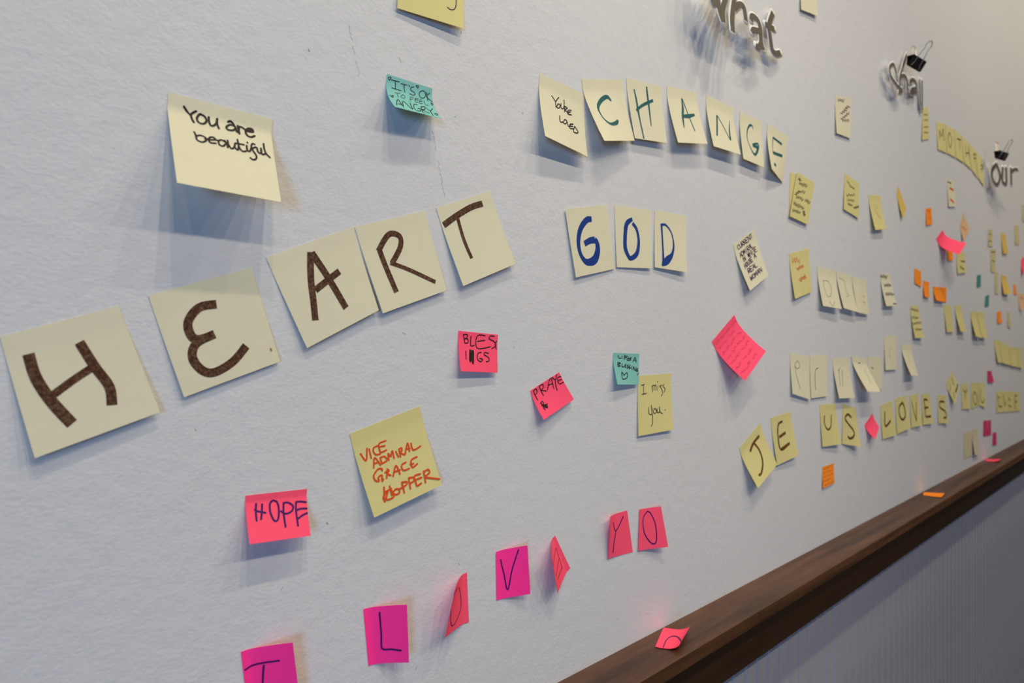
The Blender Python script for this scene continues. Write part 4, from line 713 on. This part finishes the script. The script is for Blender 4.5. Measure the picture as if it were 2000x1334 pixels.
# ---------------------------------------------------------------- printed words cut out of white card
WORD_LABEL = dict(what='white paper cut-out of the grey printed word what, lifting off the wall',
                  shall='white paper cut-out of the grey printed word shall, held by a black clip',
                  our='white paper cut-out of the grey printed word our, past the MOTHER notes')
for name, C, size, strokes in WORDS:
    origin = surface(C, 'B', 1, .5, 0)
    e = bpy.data.objects.new('word_cutout', None); col.objects.link(e); e.location = origin; e.empty_display_size = .02
    e['label'] = WORD_LABEL[name]; e['category'] = 'wall lettering'; e['group'] = 'printed words on the wall'
    v, f = [], []
    for i, (w, flat) in enumerate(strokes): stroke_geo(v, f, C, 'B', 1, size, w, flat, origin, -.00002 * i, 7, .0004, clip=False)
    link('card_backing', mesh_from('card_backing', v, f, M_CARD), e)
    v, f = [], []
    for i, (w, flat) in enumerate(strokes): stroke_geo(v, f, C, 'B', 1, size, w, flat, origin, .0003 + .00003 * i, clip=False, caps=False)
    link('printed_letters', mesh_from('printed_letters', v, f, M_PRINT), e)

# ---------------------------------------------------------------- binder clips
def tube(path, r, mat, name, seg=8):
    vs, fs = [], []
    for i, P in enumerate(path):
        d = (path[min(i + 1, len(path) - 1)] - path[max(i - 1, 0)]).normalized()
        a = d.orthogonal().normalized() if i == 0 else (a - d * a.dot(d)).normalized()
        b = d.cross(a)
        for k in range(seg):
            q = 2 * math.pi * k / seg
            vs.append(P + (a * math.cos(q) + b * math.sin(q)) * r)
    for i in range(len(path) - 1):
        for k in range(seg):
            fs.append((i * seg + k, i * seg + (k + 1) % seg, (i + 1) * seg + (k + 1) % seg, (i + 1) * seg + k))
    fs.append(tuple(range(seg - 1, -1, -1))); fs.append(tuple((len(path) - 1) * seg + k for k in range(seg)))
    return mesh_from(name, vs, fs, mat)
def binder_clip(loc, rz, tilt, label):
    e = bpy.data.objects.new('binder_clip', None); col.objects.link(e)
    e.location = loc; e.rotation_euler = (tilt[0], tilt[1], rz); e.scale = (1.0,) * 3; e.empty_display_size = .02
    e['label'] = label; e['category'] = 'binder clip'; e['group'] = 'black binder clips'
    W, H, Dp, th = .0205, .024, .010, .0009
    # folded spring-steel body: open mouth at the bottom, spine on top
    out = [(-.0012, 0), (-.0030, .0016), (-Dp, H - .002), (-Dp + .0015, H), (Dp - .0015, H), (Dp, H - .002), (.0030, .0016), (.0012, 0)]
    inn = [(-.0006, .0006), (-.0022, .0022), (-Dp + th, H - .0028), (-Dp + .002, H - th), (Dp - .002, H - th), (Dp - th, H - .0028), (.0022, .0022), (.0006, .0006)]
    vs, fs = [], []
    for x in (-W, W):
        vs += [(x, y, z) for y, z in out]; vs += [(x, y, z) for y, z in inn]
    k = len(out)
    for i in range(k - 1):
        fs += [(i, i + 1, 2 * k + i + 1, 2 * k + i), (k + i, 3 * k + i, 3 * k + i + 1, k + i + 1), (i, k + i, k + i + 1, i + 1), (2 * k + i, 2 * k + i + 1, 3 * k + i + 1, 3 * k + i)]
    fs += [(0, 2 * k, 3 * k, k), (k - 1, 2 * k - 1, 4 * k - 1, 3 * k - 1)]
    link('clip_body', mesh_from('clip_body', vs, fs, M_CLIP, False), e)
    for sgn in (-1, 1):
        pth = []
        ctrl = [(-.013, .003, .002), (-.0095, .0055, .010), (-.0085, .0115, .026), (-.006, .017, .042), (-.0075, .021, .052), (-.004, .0235, .058), (0, .024, .0595),
                (.004, .0235, .058), (.0075, .021, .052), (.006, .017, .042), (.0085, .0115, .026), (.0095, .0055, .010), (.013, .003, .002)]
        for x, y, z in ctrl: pth.append(Vector((x, sgn * y, z)))
        link('wire_handle', tube(pth, .0011, M_WIRE, 'wire_handle'), e)
    return e
CLIP_1 = (1.7855, -0.0220, 1.9877)
CLIP_2 = (2.6227, -0.0400, 1.9271)
binder_clip(CLIP_1, R(-24), (R(10), R(16), 0), 'black binder clip with splayed wire handles above the word shall')
binder_clip(CLIP_2, R(-24), (R(8), R(6), 0), 'black binder clip with splayed wire handles above the word our')
